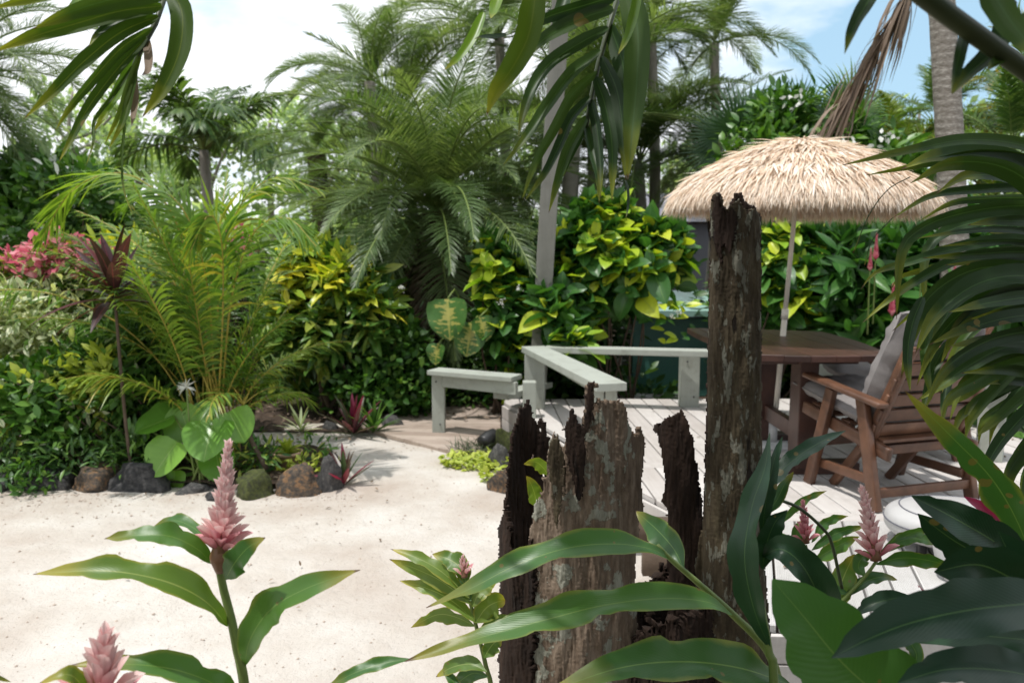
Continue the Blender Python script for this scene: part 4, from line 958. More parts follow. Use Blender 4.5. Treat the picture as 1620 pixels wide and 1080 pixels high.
rosette('green_spiky_plant', 'small grey green spiky plant under the yellow shrub by path', 'plant', G(475, 684, .03), 14, .24, M['variegated'], 'lance', .12, (10, 70), .2, seed=5)
# lime ground cover and black grass beside the deck
def ground_cover(name, poly_c, rx, ry, n, size, mat, label=None, seed=0, h=.06, prof='oval', W=.6, up=.3):
    r = np.random.default_rng(seed); a_ = r.random(n) * 6.283; q = r.random(n) ** .5
    pos = np.column_stack([poly_c[0] + rx * q * np.cos(a_), poly_c[1] + ry * q * np.sin(a_), .02 + h * r.random(n)])
    yd = r.normal(size=(n, 3)) * [1, 1, .3] + [0, 0, up]; g = Geo()
    add_many(g, leaf_tpl(prof, W, 3, .1, .2, 0, 3), mats_from(pos, yd, np.array([[0, 0, 1.]]) + r.normal(size=(n, 3)) * .4, size * (.5 + .9 * r.random(n))), r.random(n))
    o = put(name, g.mesh(name, mat), kind='stuff'); return o
ground_cover('lime_ground_cover', gp(752, 738), .24, .20, 420, .05, M['lime'])
ground_cover('lime_ground_cover', gp(785, 752), .12, .3, 200, .05, M['lime'], seed=8)
ground_cover('black_grass', gp(762, 720), .24, .16, 420, .12, M['stem_dark'], h=.02, prof='strap', W=.05, up=.9, seed=2)
p = G(772, 712, .03); gl = thing('garden_spotlight', 'small black garden spotlight in the grass near the deck corner', 'lamp', tuple(p))
g = Geo(); tube(g, [(p.x - .04, p.y - .06, .10), (p.x + .01, p.y, .13), (p.x + .05, p.y + .05, .15)], [.055, .06, .045], 16, 8); put('lamp_head', g.mesh('lamp_head', M['black']), gl)
g = Geo(); tube(g, [(p.x, p.y, .0), (p.x, p.y, .09)], .012, 8, 3); put('spike', g.mesh('spike', M['black']), gl)

# ================================================================ island bed plants
small = leaf_tpl('oval', .5, 3, .1, .15, 0, 3); lance = leaf_tpl('lance', .28, 3, .15, .25, 0, 3); tiny = leaf_tpl('oval', .6, 2, .1, .1, 0, 2)
bush_fine('variegated_shrub', 'pale white and green variegated shrub at the left edge', 'shrub', [lobe(20, 520, 90, 95, 5.9), lobe(95, 500, 60, 75, 5.9), lobe(-60, 560, 90, 110, 5.8)], 3800, .10, M['variegated'], tpl=lance, seed=3, group=None)
bush_fine('pink_flowering_shrub', 'pink flowering shrub at left above the pale variegated one', 'shrub', [lobe(108, 405, 56, 26, 6.0), lobe(50, 435, 50, 36, 6.3), lobe(120, 440, 60, 34, 6.1)], 3000, .075, [M['pinkflower'], M['croton_low']], tpl=small, seed=4, split=lambda p, rad, r: np.where((p[:, 2] > 1.36) & (rad > .6) & (r.random(len(p)) < .82), 0, 1))
bush_fine('pink_flowering_shrub', 'small tuft of pink flowers behind the feathery palm fronds', 'shrub', [lobe(374, 384, 20, 24, 6.2), lobe(372, 430, 20, 40, 6.2)], 420, .06, [M['pinkflower'], M['green']], tpl=small, seed=41, split=lambda p, rad, r: np.where((p[:, 2] > 1.5) & (r.random(len(p)) < .7), 0, 1))
bush_fine('low_shrub', 'green low shrub with brown twigs at left behind the blue grey rock', 'shrub', [lobe(60, 625, 105, 60, 5.45), lobe(165, 600, 80, 60, 5.5), lobe(-60, 620, 80, 70, 5.4), lobe(90, 670, 80, 40, 5.4)], 3300, .085, [M['green'], M['lime'], M['variegated']], tpl=small, seed=5, nstem=34, stemr=.009, base=(-2.5, 5.5, .05), split=lambda p, rad, r: np.where(np.array([mnoise.noise(Vector(q) * 3.1) for q in p]) > .28, 1, np.where(r.random(len(p)) < .08, 2, 0)))
bush_fine('low_shrub', 'dark green shrub filling the middle of the island bed', 'shrub', [lobe(235, 610, 70, 60, 5.7), lobe(300, 590, 60, 60, 5.8), lobe(180, 660, 50, 40, 5.6), lobe(260, 540, 80, 50, 5.9)], 3000, .095, M['deep'], tpl=lance, seed=6, nstem=20, stemr=.009)
bush_fine('yellow_shrub', 'yellow green shrub behind the purple leaved plant', 'shrub', [lobe(255, 460, 60, 50, 6.4), lobe(215, 400, 40, 25, 6.6), lobe(320, 450, 50, 40, 6.5)], 1500, .12, M['croton'], tpl=lance, seed=7)
bush_fine('low_shrub', 'dark leafy sprays spilling over the blue grey rock', 'shrub', [lobe(120, 715, 90, 34, 5.25), lobe(215, 712, 60, 30, 5.3), lobe(20, 715, 70, 34, 5.2)], 1500, .075, M['deep'], tpl=lance, seed=66, nstem=26, stemr=.007)
bush_fine('bare_twiggy_shrub', 'tangle of thin bare brown twigs low in the island bed', 'shrub', [lobe(150, 690, 120, 45, 5.45), lobe(30, 700, 70, 40, 5.45)], 260, .05, M['green'], tpl=small, seed=8, nstem=60, stemr=.006, base=(-2.7, 5.5, .05))
# sprawling weed over the rocks
bush_fine('trailing_weed', 'small bright green weed trailing over the leftmost rocks', 'plant', [lobe(45, 745, 36, 16, 5.05), lobe(55, 765, 20, 18, 5.0)], 240, .05, M['green'], tpl=small, seed=9, nstem=4, stemr=.004)
bush_fine('trailing_weed', 'little lime plant between pot and orange rock', 'plant', [lobe(482, 735, 18, 8, 5.3)], 110, .05, M['lime'], tpl=small, seed=10, nstem=3, stemr=.004)
# purple cordyline
cpos = P(182, 478, 5.1); cl = rosette('purple_cordyline', 'plant with long dark purple leaves rising over the island bed', 'plant', tuple(cpos), 26, .43, M['cordyline'], 'lance', .20, (-12, 85), .28, seed=11, fold=.1)
g = Geo(); tube(g, [[cpos.x + .04, cpos.y + .02, .03], [cpos.x + .02, cpos.y, .5], list(cpos + Vector((0, 0, .04)))], [.012, .010], 8, 10); put('stem', g.mesh('stem', M['twig']), cl)
# heart shaped leaves
hp = thing('heart_leaf_plant', 'plant with big round bright green heart shaped leaves above the rocks', 'plant', tuple(G(320, 760, .05)))
hb = G(322, 765, .05)
for i, (x, y, wpx, tl, d, nz) in enumerate([(330, 693, 86, (0, -.75, -.65), 5.05, (0, -.65, .75)), (262, 722, 76, (-.45, -.5, -.7), 5.05, (-.1, -.75, .65)), (373, 672, 66, (.5, -.3, -.75), 5.15, (.35, -.85, .4)), (293, 668, 74, (-.35, .1, .8), 5.25, (-.1, -.85, .5)), (247, 668, 74, (-.85, -.35, -.25), 5.2, (-.15, -.5, .85)), (320, 655, 50, (.2, .4, .85), 5.35, (0, -.8, .5)), (345, 735, 60, (.3, -.5, -.8), 5.1, (.1, -.8, .5)), (218, 690, 50, (-.8, -.3, -.6), 5.3, (-.3, -.8, .5)), (275, 760, 44, (0, -.3, -.9), 5.1, (0, -.9, .3))]):
    g = Geo(); g.add(*leaf_tpl('round', 1.12, 12, .14, .10, .03, 9, i)); me = g.mesh('leaf', M['heart'])
    s = .86 * wpx * d / FP; c = P(x, y, d); dr = Vector(tl).normalized(); b_ = c - dr * s * .45
    put('leaf', me, hp, frame(b_, dr, nz) @ Matrix.Scale(s, 4))
    g = Geo(); tube(g, [list(hb + Vector((.02 * i - .08, .02 * (i % 3), 0))), list((hb + b_) / 2 + Vector((0, 0, .06))), list(b_)], [.009, .006], 6, 10); put('petiole', g.mesh('petiole', M['stem']), hp)
bush_fine('bed_filler', 'low green sprays round the small pot at the right of the island bed', 'plant', [lobe(415, 715, 34, 16, 5.35), lobe(500, 712, 26, 14, 5.6), lobe(360, 725, 30, 20, 5.3)], 420, .07, [M['green'], M['lime']], tpl=lance, seed=67, nstem=8, stemr=.004, split=lambda p, rad, r: (r.random(len(p)) < .2).astype(int))
# white spider flower
wf = P(295, 612, 5.2); wl = thing('spider_lily', 'small white spidery flower on a thin green stalk', 'flower', (wf.x, wf.y, .05))
g = Geo(); tube(g, [[wf.x + .02, wf.y, .05], [wf.x, wf.y, wf.z - .02]], .006, 6, 4); put('stem', g.mesh('stem', M['stem']), wl)
g = Geo(); r_ = np.random.default_rng(5); add_many(g, leaf_tpl('lance', .16, 5, .1, .5, 0, 3), mats_from(np.tile(list(wf), (26, 1)), r_.normal(size=(26, 3)) + [0, -.3, .5], r_.normal(size=(26, 3)) + [0, 0, 1], .055 + .02 * r_.random(26)), r_.random(26)); put('petals', g.mesh('petals', M['white_petal']), wl)
# areca clump
sp_a = dict(n=50, ll=.38, lw=.0175, start=.40, a0=55, a1=18, ldroop=.5, vee=.25, rr=.0075, sidebend=80)
AF = frond_set('areca', M['areca'], M['stem_orange'], [(90, dict(sp_a, L=2.15, bend=40)), (88, dict(sp_a, L=2.3, bend=70)), (84, dict(sp_a, L=2.15, bend=90)), (88, dict(sp_a, L=1.75, bend=55)), (78, dict(sp_a, L=1.6, bend=85)), (84, dict(sp_a, L=3.1, bend=150, start=.5))])
ar = thing('areca_palm', 'feathery yellow green palm clump with orange canes in the island bed', 'palm', tuple(G(345, 752, .06)))
r_ = random.Random(4); A0 = P(345, 655, 5.5)
for i, (az, k, s) in enumerate([(95, 5, 1.0), (70, 1, .95), (20, 2, .9), (-30, 1, .95), (-75, 2, .92), (-110, 1, .9), (150, 3, 1), (120, 2, .82), (-50, 0, 1), (60, 0, .98), (-5, 3, .9), (75, 1, .9), (100, 1, .85), (-90, 0, .95), (35, 3, 1.1), (140, 4, .8), (-20, 4, .75), (-85, 4, .8), (-60, 3, 1.05), (85, 0, .9), (-100, 3, 1.0), (45, 2, .8), (-20, 0, 1.05), (110, 4, .7), (130, 1, .8), (10, 0, .85), (170, 0, .8), (75, 3, .9), (-45, 3, .8), (140, 0, .95), (100, 3, .85), (0, 1, .9), (60, 3, .95), (-70, 0, .7), (55, 1, 1.0)]):
    o = Vector((A0.x + r_.uniform(-.14, .10), A0.y + r_.uniform(-.1, .1), .06)); s *= .70 if -130 < az < -30 else 1
    put('frond', AF[k][1], ar, Matrix.Translation(o) @ Matrix.Rotation(R(az), 4, 'Z') @ Matrix.Diagonal((s, s, s, 1)))
for i, pts in enumerate([[(335, 655, 5.5), (310, 470, 5.5), (268, 330, 5.45), (195, 274, 5.4), (115, 300, 5.35), (62, 385, 5.3)], [(350, 655, 5.6), (345, 480, 5.6), (372, 340, 5.6), (432, 282, 5.55), (505, 300, 5.5)], [(340, 655, 5.5), (330, 470, 5.4), (300, 350, 5.3), (250, 300, 5.2), (190, 330, 5.1)], [(350, 655, 5.5), (365, 480, 5.4), (400, 370, 5.3), (455, 345, 5.2), (500, 390, 5.1)], [(345, 655, 5.5), (352, 500, 5.3), (350, 380, 5.1), (330, 340, 4.95), (300, 400, 4.8)]]):
    put('frond', frond_geo(1, 52, .40, .022, 0, 0, 500 + i, a0=60, a1=22, ldroop=.35, start=.42, vee=.1, rr=.009, curve=[list(P(*q)) for q in pts]).mesh('frond', [M['areca'], M['stem_orange']]), ar)
AL = frond_set('arecalow', M['areca'], M['stem_orange'], [(42, dict(sp_a, L=.75, bend=85, n=26, ll=.24, start=.25)), (25, dict(sp_a, L=.7, bend=70, n=24, ll=.22, start=.25))])
for az, k, s in [(-10, 0, 1.0), (-35, 1, 1), (15, 1, .9), (-60, 0, .6), (160, 0, .8), (40, 0, .9)]:
    o = P(385, 640 + 10 * k, 5.4); put('frond', AL[k][1], ar, Matrix.Translation(o) @ Matrix.Rotation(R(az), 4, 'Z') @ Matrix.Diagonal((s, s, s, 1)))
g = Geo()
for k in range(9):
    a_ = Vector((A0.x + r_.uniform(-.12, .12), A0.y + r_.uniform(-.1, .1), .04)); tube(g, [list(a_), list(a_ + Vector((r_.uniform(-.12, .12), r_.uniform(-.05, .1), .55)))], [.016, .009], 6, 5)
put('canes', g.mesh('canes', M['stem_orange']), ar, kind='stuff')
lg = thing('fallen_branch', 'bare grey brown branch leaning down beside the heart leaves', 'branch', tuple(G(425, 745, .05)))
g = Geo(); tube(g, [list(P(378, 640, 5.3)), list(P(395, 690, 5.25)), list(P(422, 742, 5.2))], [.014, .018], 8, 8, bump=.1); put('stick', g.mesh('stick', M['twig']), lg)

g = Geo(); r2_ = np.random.default_rng(31); n_ = 70; x = r2_.uniform(-2.6, -.1, n_); y = 2.3 + 4.2 * r2_.random(n_)
add_many(g, leaf_tpl('lance', .4, 4, .25, .3, .05, 3), mats_from(np.column_stack([x, y, np.full(n_, .036)]), r2_.normal(size=(n_, 3)) * [1, 1, .1], np.array([[0, 0, 1.]]) + r2_.normal(size=(n_, 3)) * .3, .012 + .03 * r2_.random(n_)), r2_.random(n_)); put('fallen_leaves', g.mesh('fallen_leaves', M['deadleaf']), kind='stuff')
g = Geo(); n_ = 60; x = r2_.uniform(.9, 4, n_); y = 2.8 + 3.9 * r2_.random(n_)
add_many(g, leaf_tpl('lance', .4, 4, .25, .3, .05, 3), mats_from(np.column_stack([x, y, np.full(n_, DZ + .009)]), r2_.normal(size=(n_, 3)) * [1, 1, .1], np.array([[0, 0, 1.]]) + r2_.normal(size=(n_, 3)) * .3, .015 + .035 * r2_.random(n_)), r2_.random(n_)); put('fallen_leaves', g.mesh('fallen_leaves', M['deadleaf']), kind='stuff')
bush_fine('fern_like_shrub', 'soft light green shrub just left of the feathery palm', 'shrub', [lobe(225, 530, 50, 50, 5.75), lobe(150, 560, 50, 30, 5.6)], 1300, .10, M['green'], tpl=leaf_tpl('lance', .2, 3, .1, .35, 0, 3), seed=43, up=.7)
bush_fine('white_flowered_shrub', 'pale flowering sprays over the dark tree at left', 'shrub', [lobe(120, 300, 90, 50, 7.4), lobe(60, 360, 70, 40, 7.4)], 1500, .09, [M['white_petal'], M['green']], tpl=small, seed=44, split=lambda p, rad, r: (r.random(len(p)) > .05).astype(int))

# ================================================================ shrubs behind the path
bush_big('croton', 'tall yellow topped croton shrub between the palm clump and date palm', 'shrub', [lobe(545, 440, 62, 50, 7.3), lobe(480, 415, 48, 45, 7.4), lobe(590, 490, 40, 60, 7.2), lobe(520, 520, 66, 70, 7.3), lobe(465, 520, 50, 80, 7.4)], 170, 8, .25, M['croton'], M['croton_low'], W=.34, prof='lance', seed=21, youngz=lambda p: p[2] > 1.0 + .35 * random.random(), base=(-1.6, 7.3, 0), inner=1600, nstem=12, stemr=.02)
bush_fine('round_leaf_shrub', 'small leaved bright green shrub left of the bench rail', 'shrub', [lobe(625, 545, 60, 55, 7.35), lobe(600, 605, 55, 50, 7.25), lobe(655, 610, 45, 45, 7.3), lobe(560, 600, 40, 50, 7.3)], 4300, .075, M['green'], tpl=leaf_tpl('oval', .6, 3, .1, .1, 0, 3), seed=22, nstem=10)
bush_fine('shade_shrub', 'dark green shrub in the gap under the bench rail', 'shrub', [lobe(735, 625, 70, 50, 7.9), lobe(760, 560, 60, 60, 8.0), lobe(680, 600, 40, 60, 7.9)], 2100, .10, [M['green'], M['deep']], tpl=lance, seed=23, nstem=10, split=lambda p, rad, r: (r.random(len(p)) > .25).astype(int))
po = thing('variegated_climber', 'climber with two big round green and yellow leaves on palm trunk', 'plant', tuple(P(725, 660, 7.4)))
M['pothos'] = leafmat('variegated_heart', [(0, (.06, .15, .03)), (1, (.08, .19, .04))], trans=.25, rough=.4, rib=(.40, .38, .08), ribw=.05, vein=5, edge=(.05, .12, .02), var=1.6)
def pothosmat():
    m = M['pothos']; N = m.node_tree.nodes; L = m.node_tree.links; b = N['Principled BSDF']; src = b.inputs['Base Color'].links[0].from_socket
    uv = N.new('ShaderNodeUVMap'); mp = N.new('ShaderNodeMapping'); mp.inputs['Scale'].default_value = (3, 9, 1); L.new(uv.outputs[0], mp.inputs[0])
    sxx = N.new('ShaderNodeSeparateXYZ'); L.new(uv.outputs[0], sxx.inputs[0])
    n = noisen(N, L, 1, 4, .6, mp.outputs[0]); edge = mth(N, L, 'ABSOLUTE', mth(N, L, 'SUBTRACT', sxx.outputs[0], .5))
    f = N.new('ShaderNodeMapRange'); L.new(mth(N, L, 'SUBTRACT', n, mth(N, L, 'MULTIPLY', edge, .30)), f.inputs[0]); f.inputs[1].default_value = .46; f.inputs[2].default_value = .5
    L.new(mixc(N, L, f.outputs[0], src, (.42, .40, .10)), b.inputs['Base Color'])
pothosmat()
for i, (x, y, wpx, tl, nz) in enumerate([(709, 505, 66, (.05, -.3, -.95), (-.15, -.95, .3)), (742, 537, 54, (-.1, -.3, -.9), (.2, -.9, .35)), (765, 520, 40, (.3, -.2, -.9), (.4, -.8, .3)), (690, 560, 34, (-.2, -.2, -.9), (-.4, -.8, .3))]):
    g = Geo(); g.add(*leaf_tpl('round', 1.0, 12, .16, .14, .03, 9, i + 20)); s = wpx * 6.95 / FP; c = P(x, y, 6.95); dr = Vector(tl).normalized()
    put('leaf', g.mesh('leaf', M['pothos']), po, frame(c - dr * s * .5, dr, nz) @ Matrix.Scale(s, 4))
    g = Geo(); b_ = c - dr * s * .5; tube(g, [list(b_), list(b_ + Vector((.08, .15, .05))), list(P(735, 560, 7.4))], [.008, .008], 6, 8); put('petiole', g.mesh('petiole', M['stem']), po)
gold = dict(W=.62, prof='oval', pyoung=.45)
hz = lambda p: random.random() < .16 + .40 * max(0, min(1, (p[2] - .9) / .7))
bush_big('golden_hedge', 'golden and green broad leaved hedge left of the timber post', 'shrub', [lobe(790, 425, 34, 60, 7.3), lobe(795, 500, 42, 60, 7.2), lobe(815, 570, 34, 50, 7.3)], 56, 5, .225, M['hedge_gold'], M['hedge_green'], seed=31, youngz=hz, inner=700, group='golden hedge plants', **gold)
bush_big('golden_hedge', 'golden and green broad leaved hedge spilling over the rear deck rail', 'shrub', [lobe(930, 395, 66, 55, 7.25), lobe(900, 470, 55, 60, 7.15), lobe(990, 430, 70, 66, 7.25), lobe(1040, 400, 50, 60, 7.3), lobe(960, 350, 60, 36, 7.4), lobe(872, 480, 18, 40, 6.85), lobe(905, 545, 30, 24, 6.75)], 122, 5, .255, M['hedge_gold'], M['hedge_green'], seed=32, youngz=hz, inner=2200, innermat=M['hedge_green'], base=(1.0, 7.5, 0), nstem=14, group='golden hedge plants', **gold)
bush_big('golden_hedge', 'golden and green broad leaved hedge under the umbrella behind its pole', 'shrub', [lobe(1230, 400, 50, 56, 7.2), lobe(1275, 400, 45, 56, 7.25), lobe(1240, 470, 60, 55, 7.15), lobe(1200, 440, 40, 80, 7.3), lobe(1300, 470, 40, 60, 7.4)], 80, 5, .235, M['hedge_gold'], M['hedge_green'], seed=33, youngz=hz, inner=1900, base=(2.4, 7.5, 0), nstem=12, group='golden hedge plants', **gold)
hs_ = thing('hedge_sprig', 'yellow green sprig with tiny white flowers left of the table tip', 'plant', tuple(P(1070, 545, 6.9)))
r_ = random.Random(9)
for k in range(26):
    c = P(1065 + r_.uniform(-34, 34), 512 + r_.uniform(-32, 26), 6.95 + r_.uniform(-.1, .1)); g = Geo(); g.add(*leaf_tpl('oval', .5, 6, .15, .2, .04, 5, k)); d = Vector((r_.uniform(-1, 1), r_.uniform(-1, .1), r_.uniform(-.2, .8)))
    put('leaf', g.mesh('leaf', M['hedge_gold'] if r_.random() < .5 else M['hedge_green']), hs_, frame(c, d, (0, -.6, .8)) @ Matrix.Scale(r_.uniform(.1, .15), 4))
def blossoms(px, py, d, parent, n=14, s=.02, spread=.035, seed=0):
    r = np.random.default_rng(seed); c = np.array(P(px, py, d)); g = Geo()
    add_many(g, leaf_tpl('petal', .7, 2, .1, .2, 0, 3), mats_from(c + r.normal(size=(n, 3)) * spread * .5, r.normal(size=(n, 3)), r.normal(size=(n, 3)), s * (.7 + .6 * r.random(n))), r.random(n)); return put('blossom', g.mesh('blossom', M['white_petal']), parent)
for i, (x, y, d) in enumerate([(1073, 494, 6.8), (1065, 500, 6.8)]): blossoms(x, y, d, hs_, seed=i)
for i, (x, y) in enumerate([(823, 455), (793, 479), (637, 453)]):
    bl = thing('white_blossom', ['tiny white blossom beside the timber post', 'tiny white blossom on the golden hedge above the rail corner', 'tiny white blossom over the small leaved green shrub'][i], 'flower', tuple(P(x, y, 6.75))); blossoms(x, y, 6.75, bl, seed=i + 5)
def spike_far(parent, px, py, hpx, d, mat=None, lean=0, seed=0):
    r = np.random.default_rng(seed); k = d / FP; h = hpx * k; b = np.array(P(px, py, d)) - [0, 0, h / 2]; n = 60; q = np.linspace(0, 1, n); a_ = np.arange(n) * 2.4
    ax = np.array([lean, 0, 1.0]); pos = b + ax * (q * h * .92)[:, None]; o = np.stack([np.cos(a_), np.sin(a_), 0 * a_], 1)
    g = Geo(); add_many(g, leaf_tpl('petal', .6, 3, .25, -.15, 0, 3), mats_from(pos, o * (.75 - .5 * q)[:, None] + [0, 0, .9], -o * .9 + [0, 0, .3], h * .26 * (1 - .45 * q)), r.random(n)); put('flower_spike', g.mesh('flower_spike', mat or M['pinkflower']), parent)
    g = Geo(); tube(g, [list(b + ax * h), list(b), list(b + np.array([.03, .05, -.5]))], [.004, .007], 6, 8); put('stem', g.mesh('stem', M['stem']), parent)
gb = bush_big('shell_ginger', 'ginger clump with long broad leaves and pink spikes behind the armchair', 'shrub', [lobe(1340, 420, 50, 75, 6.9), lobe(1400, 440, 60, 85, 6.9), lobe(1370, 520, 70, 50, 6.7), lobe(1480, 430, 70, 90, 7.0), lobe(1560, 420, 80, 100, 7.1)], 95, 5, .40, M['hedge_green'], M['hedge_green'], W=.30, prof='lance', seed=34, inner=700, base=(3.1, 7.1, 0), nstem=14, upk=.55, tilt=.5)
for i, a_ in enumerate([(1386, 392, 42), (1377, 412, 36), (1412, 476, 52), (1511, 420, 20), (1458, 420, 14)]): spike_far(gb, a_[0], a_[1], a_[2], 6.3, seed=i)

# ================================================================ palms behind
sp_d = dict(m=3, n=125, ll=.40, lw=.0125, a0=66, a1=26, ldroop=.22, vee=.5, start=.12, rr=.016)
DF = frond_set('date', M['date'], M['stem'], [(78, dict(sp_d, L=2.3, bend=70)), (60, dict(sp_d, L=2.45, bend=80)), (42, dict(sp_d, L=2.4, bend=78)), (25, dict(sp_d, L=2.3, bend=72)), (8, dict(sp_d, L=2.2, bend=62)), (-12, dict(sp_d, L=2.1, bend=50)), (-35, dict(sp_d, L=1.9, bend=38)), (68, dict(sp_d, L=2.4, bend=95)), (33, dict(sp_d, L=2.2, bend=90))])
c = P(690, 335, 8.7); palm('date_palm', 'large bushy date palm with dark skirt behind the bench rail', (c.x, c.y, 0), tuple(c), .25, DF, 88, M['trunk_dark'], [.24, .30, .30, .2], bump=.25, seed=5, sc_=(.8, 1.02), group='date palms')
c = P(910, 205, 10.0); palm('date_palm', 'taller date palm crown behind the timber post', (c.x - .5, c.y, 0), tuple(c), .2, DF, 34, M['trunk_grey'], [.11, .09], seed=8, sc_=(.85, 1.1), emin=-20, group='date palms')
c = P(-70, 120, 7.6); palm('date_palm', 'dark palm at the top left corner with fine leaflets', (c.x, c.y, 0), tuple(c), .2, DF, 46, M['trunk_dark'], [.2, .17], seed=9, sc_=(.6, .8), emin=-35, group='date palms')
for i, (x, y, Y, n, s, lb) in enumerate([(585, 130, 10.2, 36, (.5, .66), 'smaller palm crown above and left of the large date palm'), (1130, 70, 12.5, 36, (.7, .9), 'high palm crown above the left part of the umbrella'), (930, 30, 10.8, 40, (.8, 1.0), 'high palm crown hanging behind the dark leaflets at top centre'), (640, 175, 11.5, 40, (.75, .95), 'palm crown behind and left of the large date palm'), (790, 60, 12, 40, (.8, 1.05), 'high palm crown at the top centre behind the hanging fronds'), (1030, 40, 11.5, 36, (.8, 1.0), 'high palm crown right of the timber post against the sky'), (1010, 260, 11, 40, (.7, .95), 'dense palm crown between timber post and umbrella'), (860, 300, 11.5, 36, (.7, .9), 'shaded palm crown low behind the timber post')]):
    c = P(x, y, Y); palm('date_palm', lb, (c.x, c.y, 0), tuple(c), .2, DF, int(n * .68), M['trunk_grey'], [.09, .07], seed=40 + i, sc_=s, emin=-20, group='date palms')
# dead skirt of the near date palm
SK = frond_set('skirt', M['deadleaf'], M['twig'], [(-55, dict(sp_d, L=1.4, bend=30, n=50, ll=.3)), (-65, dict(sp_d, L=1.2, bend=20, n=50, ll=.25))])
sk = thing('dead_palm_fronds', 'brown dead fronds hanging round the date palm trunk', 'frond', tuple(P(700, 380, 8.6)))
for i in range(14): put('frond', SK[i % 2][1], sk, Matrix.Translation(P(695, 350, 8.6)) @ Matrix.Rotation(i * 2.4, 4, 'Z'))
sp_c = dict(n=42, ll=.62, lw=.045, a0=62, a1=25, ldroop=.55, vee=.25, start=.2, rr=.02)
CF = frond_set('coco', M['coco'], M['stem'], [(75, dict(sp_c, L=1.7, bend=60)), (50, dict(sp_c, L=1.8, bend=85)), (28, dict(sp_c, L=1.8, bend=75)), (5, dict(sp_c, L=1.6, bend=60)), (60, dict(sp_c, L=1.6, bend=40))])
c = P(322, 238, 14); palm('coconut_palm', 'small dark palm standing against the pale sky at left', (c.x, c.y, 0), tuple(c), .1, CF, 20, M['trunk_grey'], [.10, .08], seed=11, sc_=(.9, 1.15), emin=20)
c = P(500, 240, 11); palm('date_palm', 'feathery palm crown left of the large date palm', (c.x, c.y, 0), tuple(c), .15, DF, 20, M['trunk_dark'], [.15, .12], seed=12, sc_=(.4, .55), emin=-20, group='date palms')
sp_r = dict(n=60, ll=.42, lw=.026, a0=60, a1=22, ldroop=.35, vee=.4, start=.25, rr=.012)
RF = frond_set('areca2', M['areca2'], M['stem_orange'], [(80, dict(sp_r, L=1.8, bend=60)), (62, dict(sp_r, L=1.9, bend=85)), (40, dict(sp_r, L=1.8, bend=85)), (15, dict(sp_r, L=1.6, bend=70)), (70, dict(sp_r, L=1.7, bend=100))])
RG = frond_set('areca3', M['coco'], M['stem'], [(80, dict(sp_r, L=1.8, bend=60)), (62, dict(sp_r, L=1.9, bend=85)), (40, dict(sp_r, L=1.8, bend=85)), (15, dict(sp_r, L=1.6, bend=70))])
for i, (x, y, Y, n, s, fs, lb) in enumerate([(1420, 265, 10.5, 22, (.6, .8), RF, 'yellowing feathery palm left of the ringed trunk'), (1600, 250, 9.0, 24, (.65, .85), RG, 'green feathery palm at the right edge of the picture'), (1555, 330, 8.6, 20, (.5, .65), RF, 'shorter yellow green palm right of ringed trunk'), (1660, 150, 11, 22, (.7, .9), RF, 'tall pale green palm crown in the upper right corner'), (1480, 200, 13, 18, (.6, .8), RG, 'distant palm crown directly behind the ringed trunk'), (1330, 250, 11.5, 18, (.5, .7), RG, 'dark green palm behind the hanging dead frond')]):
    c = P(x, y, Y); palm('feathery_palm', lb, (c.x, c.y, 0), tuple(c), .1, fs, n, M['trunk_grey'], [.07, .05], seed=20 + i, sc_=s, group='feathery palms on the right')
c = P(1100, 420, 10.6); palm('date_palm', 'low date palm crown left of the umbrella', (c.x + .5, c.y, 0), tuple(P(1110, 245, 10.6)), .15, DF, 34, M['trunk_dark'], [.12, .1], seed=31, sc_=(.5, .75), emin=-40, group='date palms')
# fan palms
for i, (x, y, Y, lst, lb, dark) in enumerate([(1165, 215, 9.2, [(-12, 1.0), (22, 1.1), (-48, .9), (60, .85), (95, .8), (-85, .8), (5, .7)], 'fan palm with upright pleated leaves behind the umbrella', 0), (1335, 165, 8.4, [(-30, .75), (10, .8), (55, .7), (-70, .6), (90, .6)], 'dark fan leaves crossing the hanging dead frond', 1), (1255, 170, 12, [(0, .9), (40, .9), (-40, .9)], 'pale distant fan palm between two darker palms', 0)]):
    fp_ = thing('fan_palm', lb, 'palm', (P(x, y, Y).x, Y, 0)); b_ = P(x, y + 30, Y)
    g = Geo(); tube(g, [[b_.x, b_.y, 0], [b_.x, b_.y, b_.z]], [.09, .06], 10, 8, bump=.1); put('trunk', g.mesh('trunk', M['trunk_dark']), fp_)
    for k, (a_, s) in enumerate(lst):
        me = fan_mesh('fan_leaf', M['fan'] if not dark else M['deep'], 22 if not dark else 14, 190 if not dark else 120, .62, .35, .45, i * 9 + k)
        d = Vector((math.sin(R(a_)), -.35 + .2 * (k % 3), math.cos(R(a_)))); put('fan_leaf', me, fp_, frame(b_, d, Vector((0, -1, .35))) @ Matrix.Scale(s * .85, 4))
# plumeria like shrub behind the umbrella
bush_fine('leafy_tree', 'bright green leafy tree with a few white flowers behind the umbrella', 'tree', [lobe(1240, 190, 50, 42, 8.6), lobe(1220, 250, 70, 50, 8.5), lobe(1330, 240, 70, 55, 8.7), lobe(1400, 270, 60, 45, 8.6), lobe(1300, 300, 90, 50, 8.6)], 5600, .13, M['green'], tpl=leaf_tpl('oval', .42, 3, .12, .2, 0, 3), seed=51, nstem=14, stemr=.03, base=(3.3, 8.8, 0))
for i, (x, y) in enumerate([(1255, 158), (1400, 218), (1345, 232)]):
    bl = thing('white_blossom', ['cluster of white blossoms on the tree just above umbrella', 'single white blossom left of the ringed trunk', 'faint white blossom at the top of the leafy tree'][i], 'flower', tuple(P(x, y, 8.0))); blossoms(x, y, 8.0, bl, 12, .06, .09, seed=i + 15)
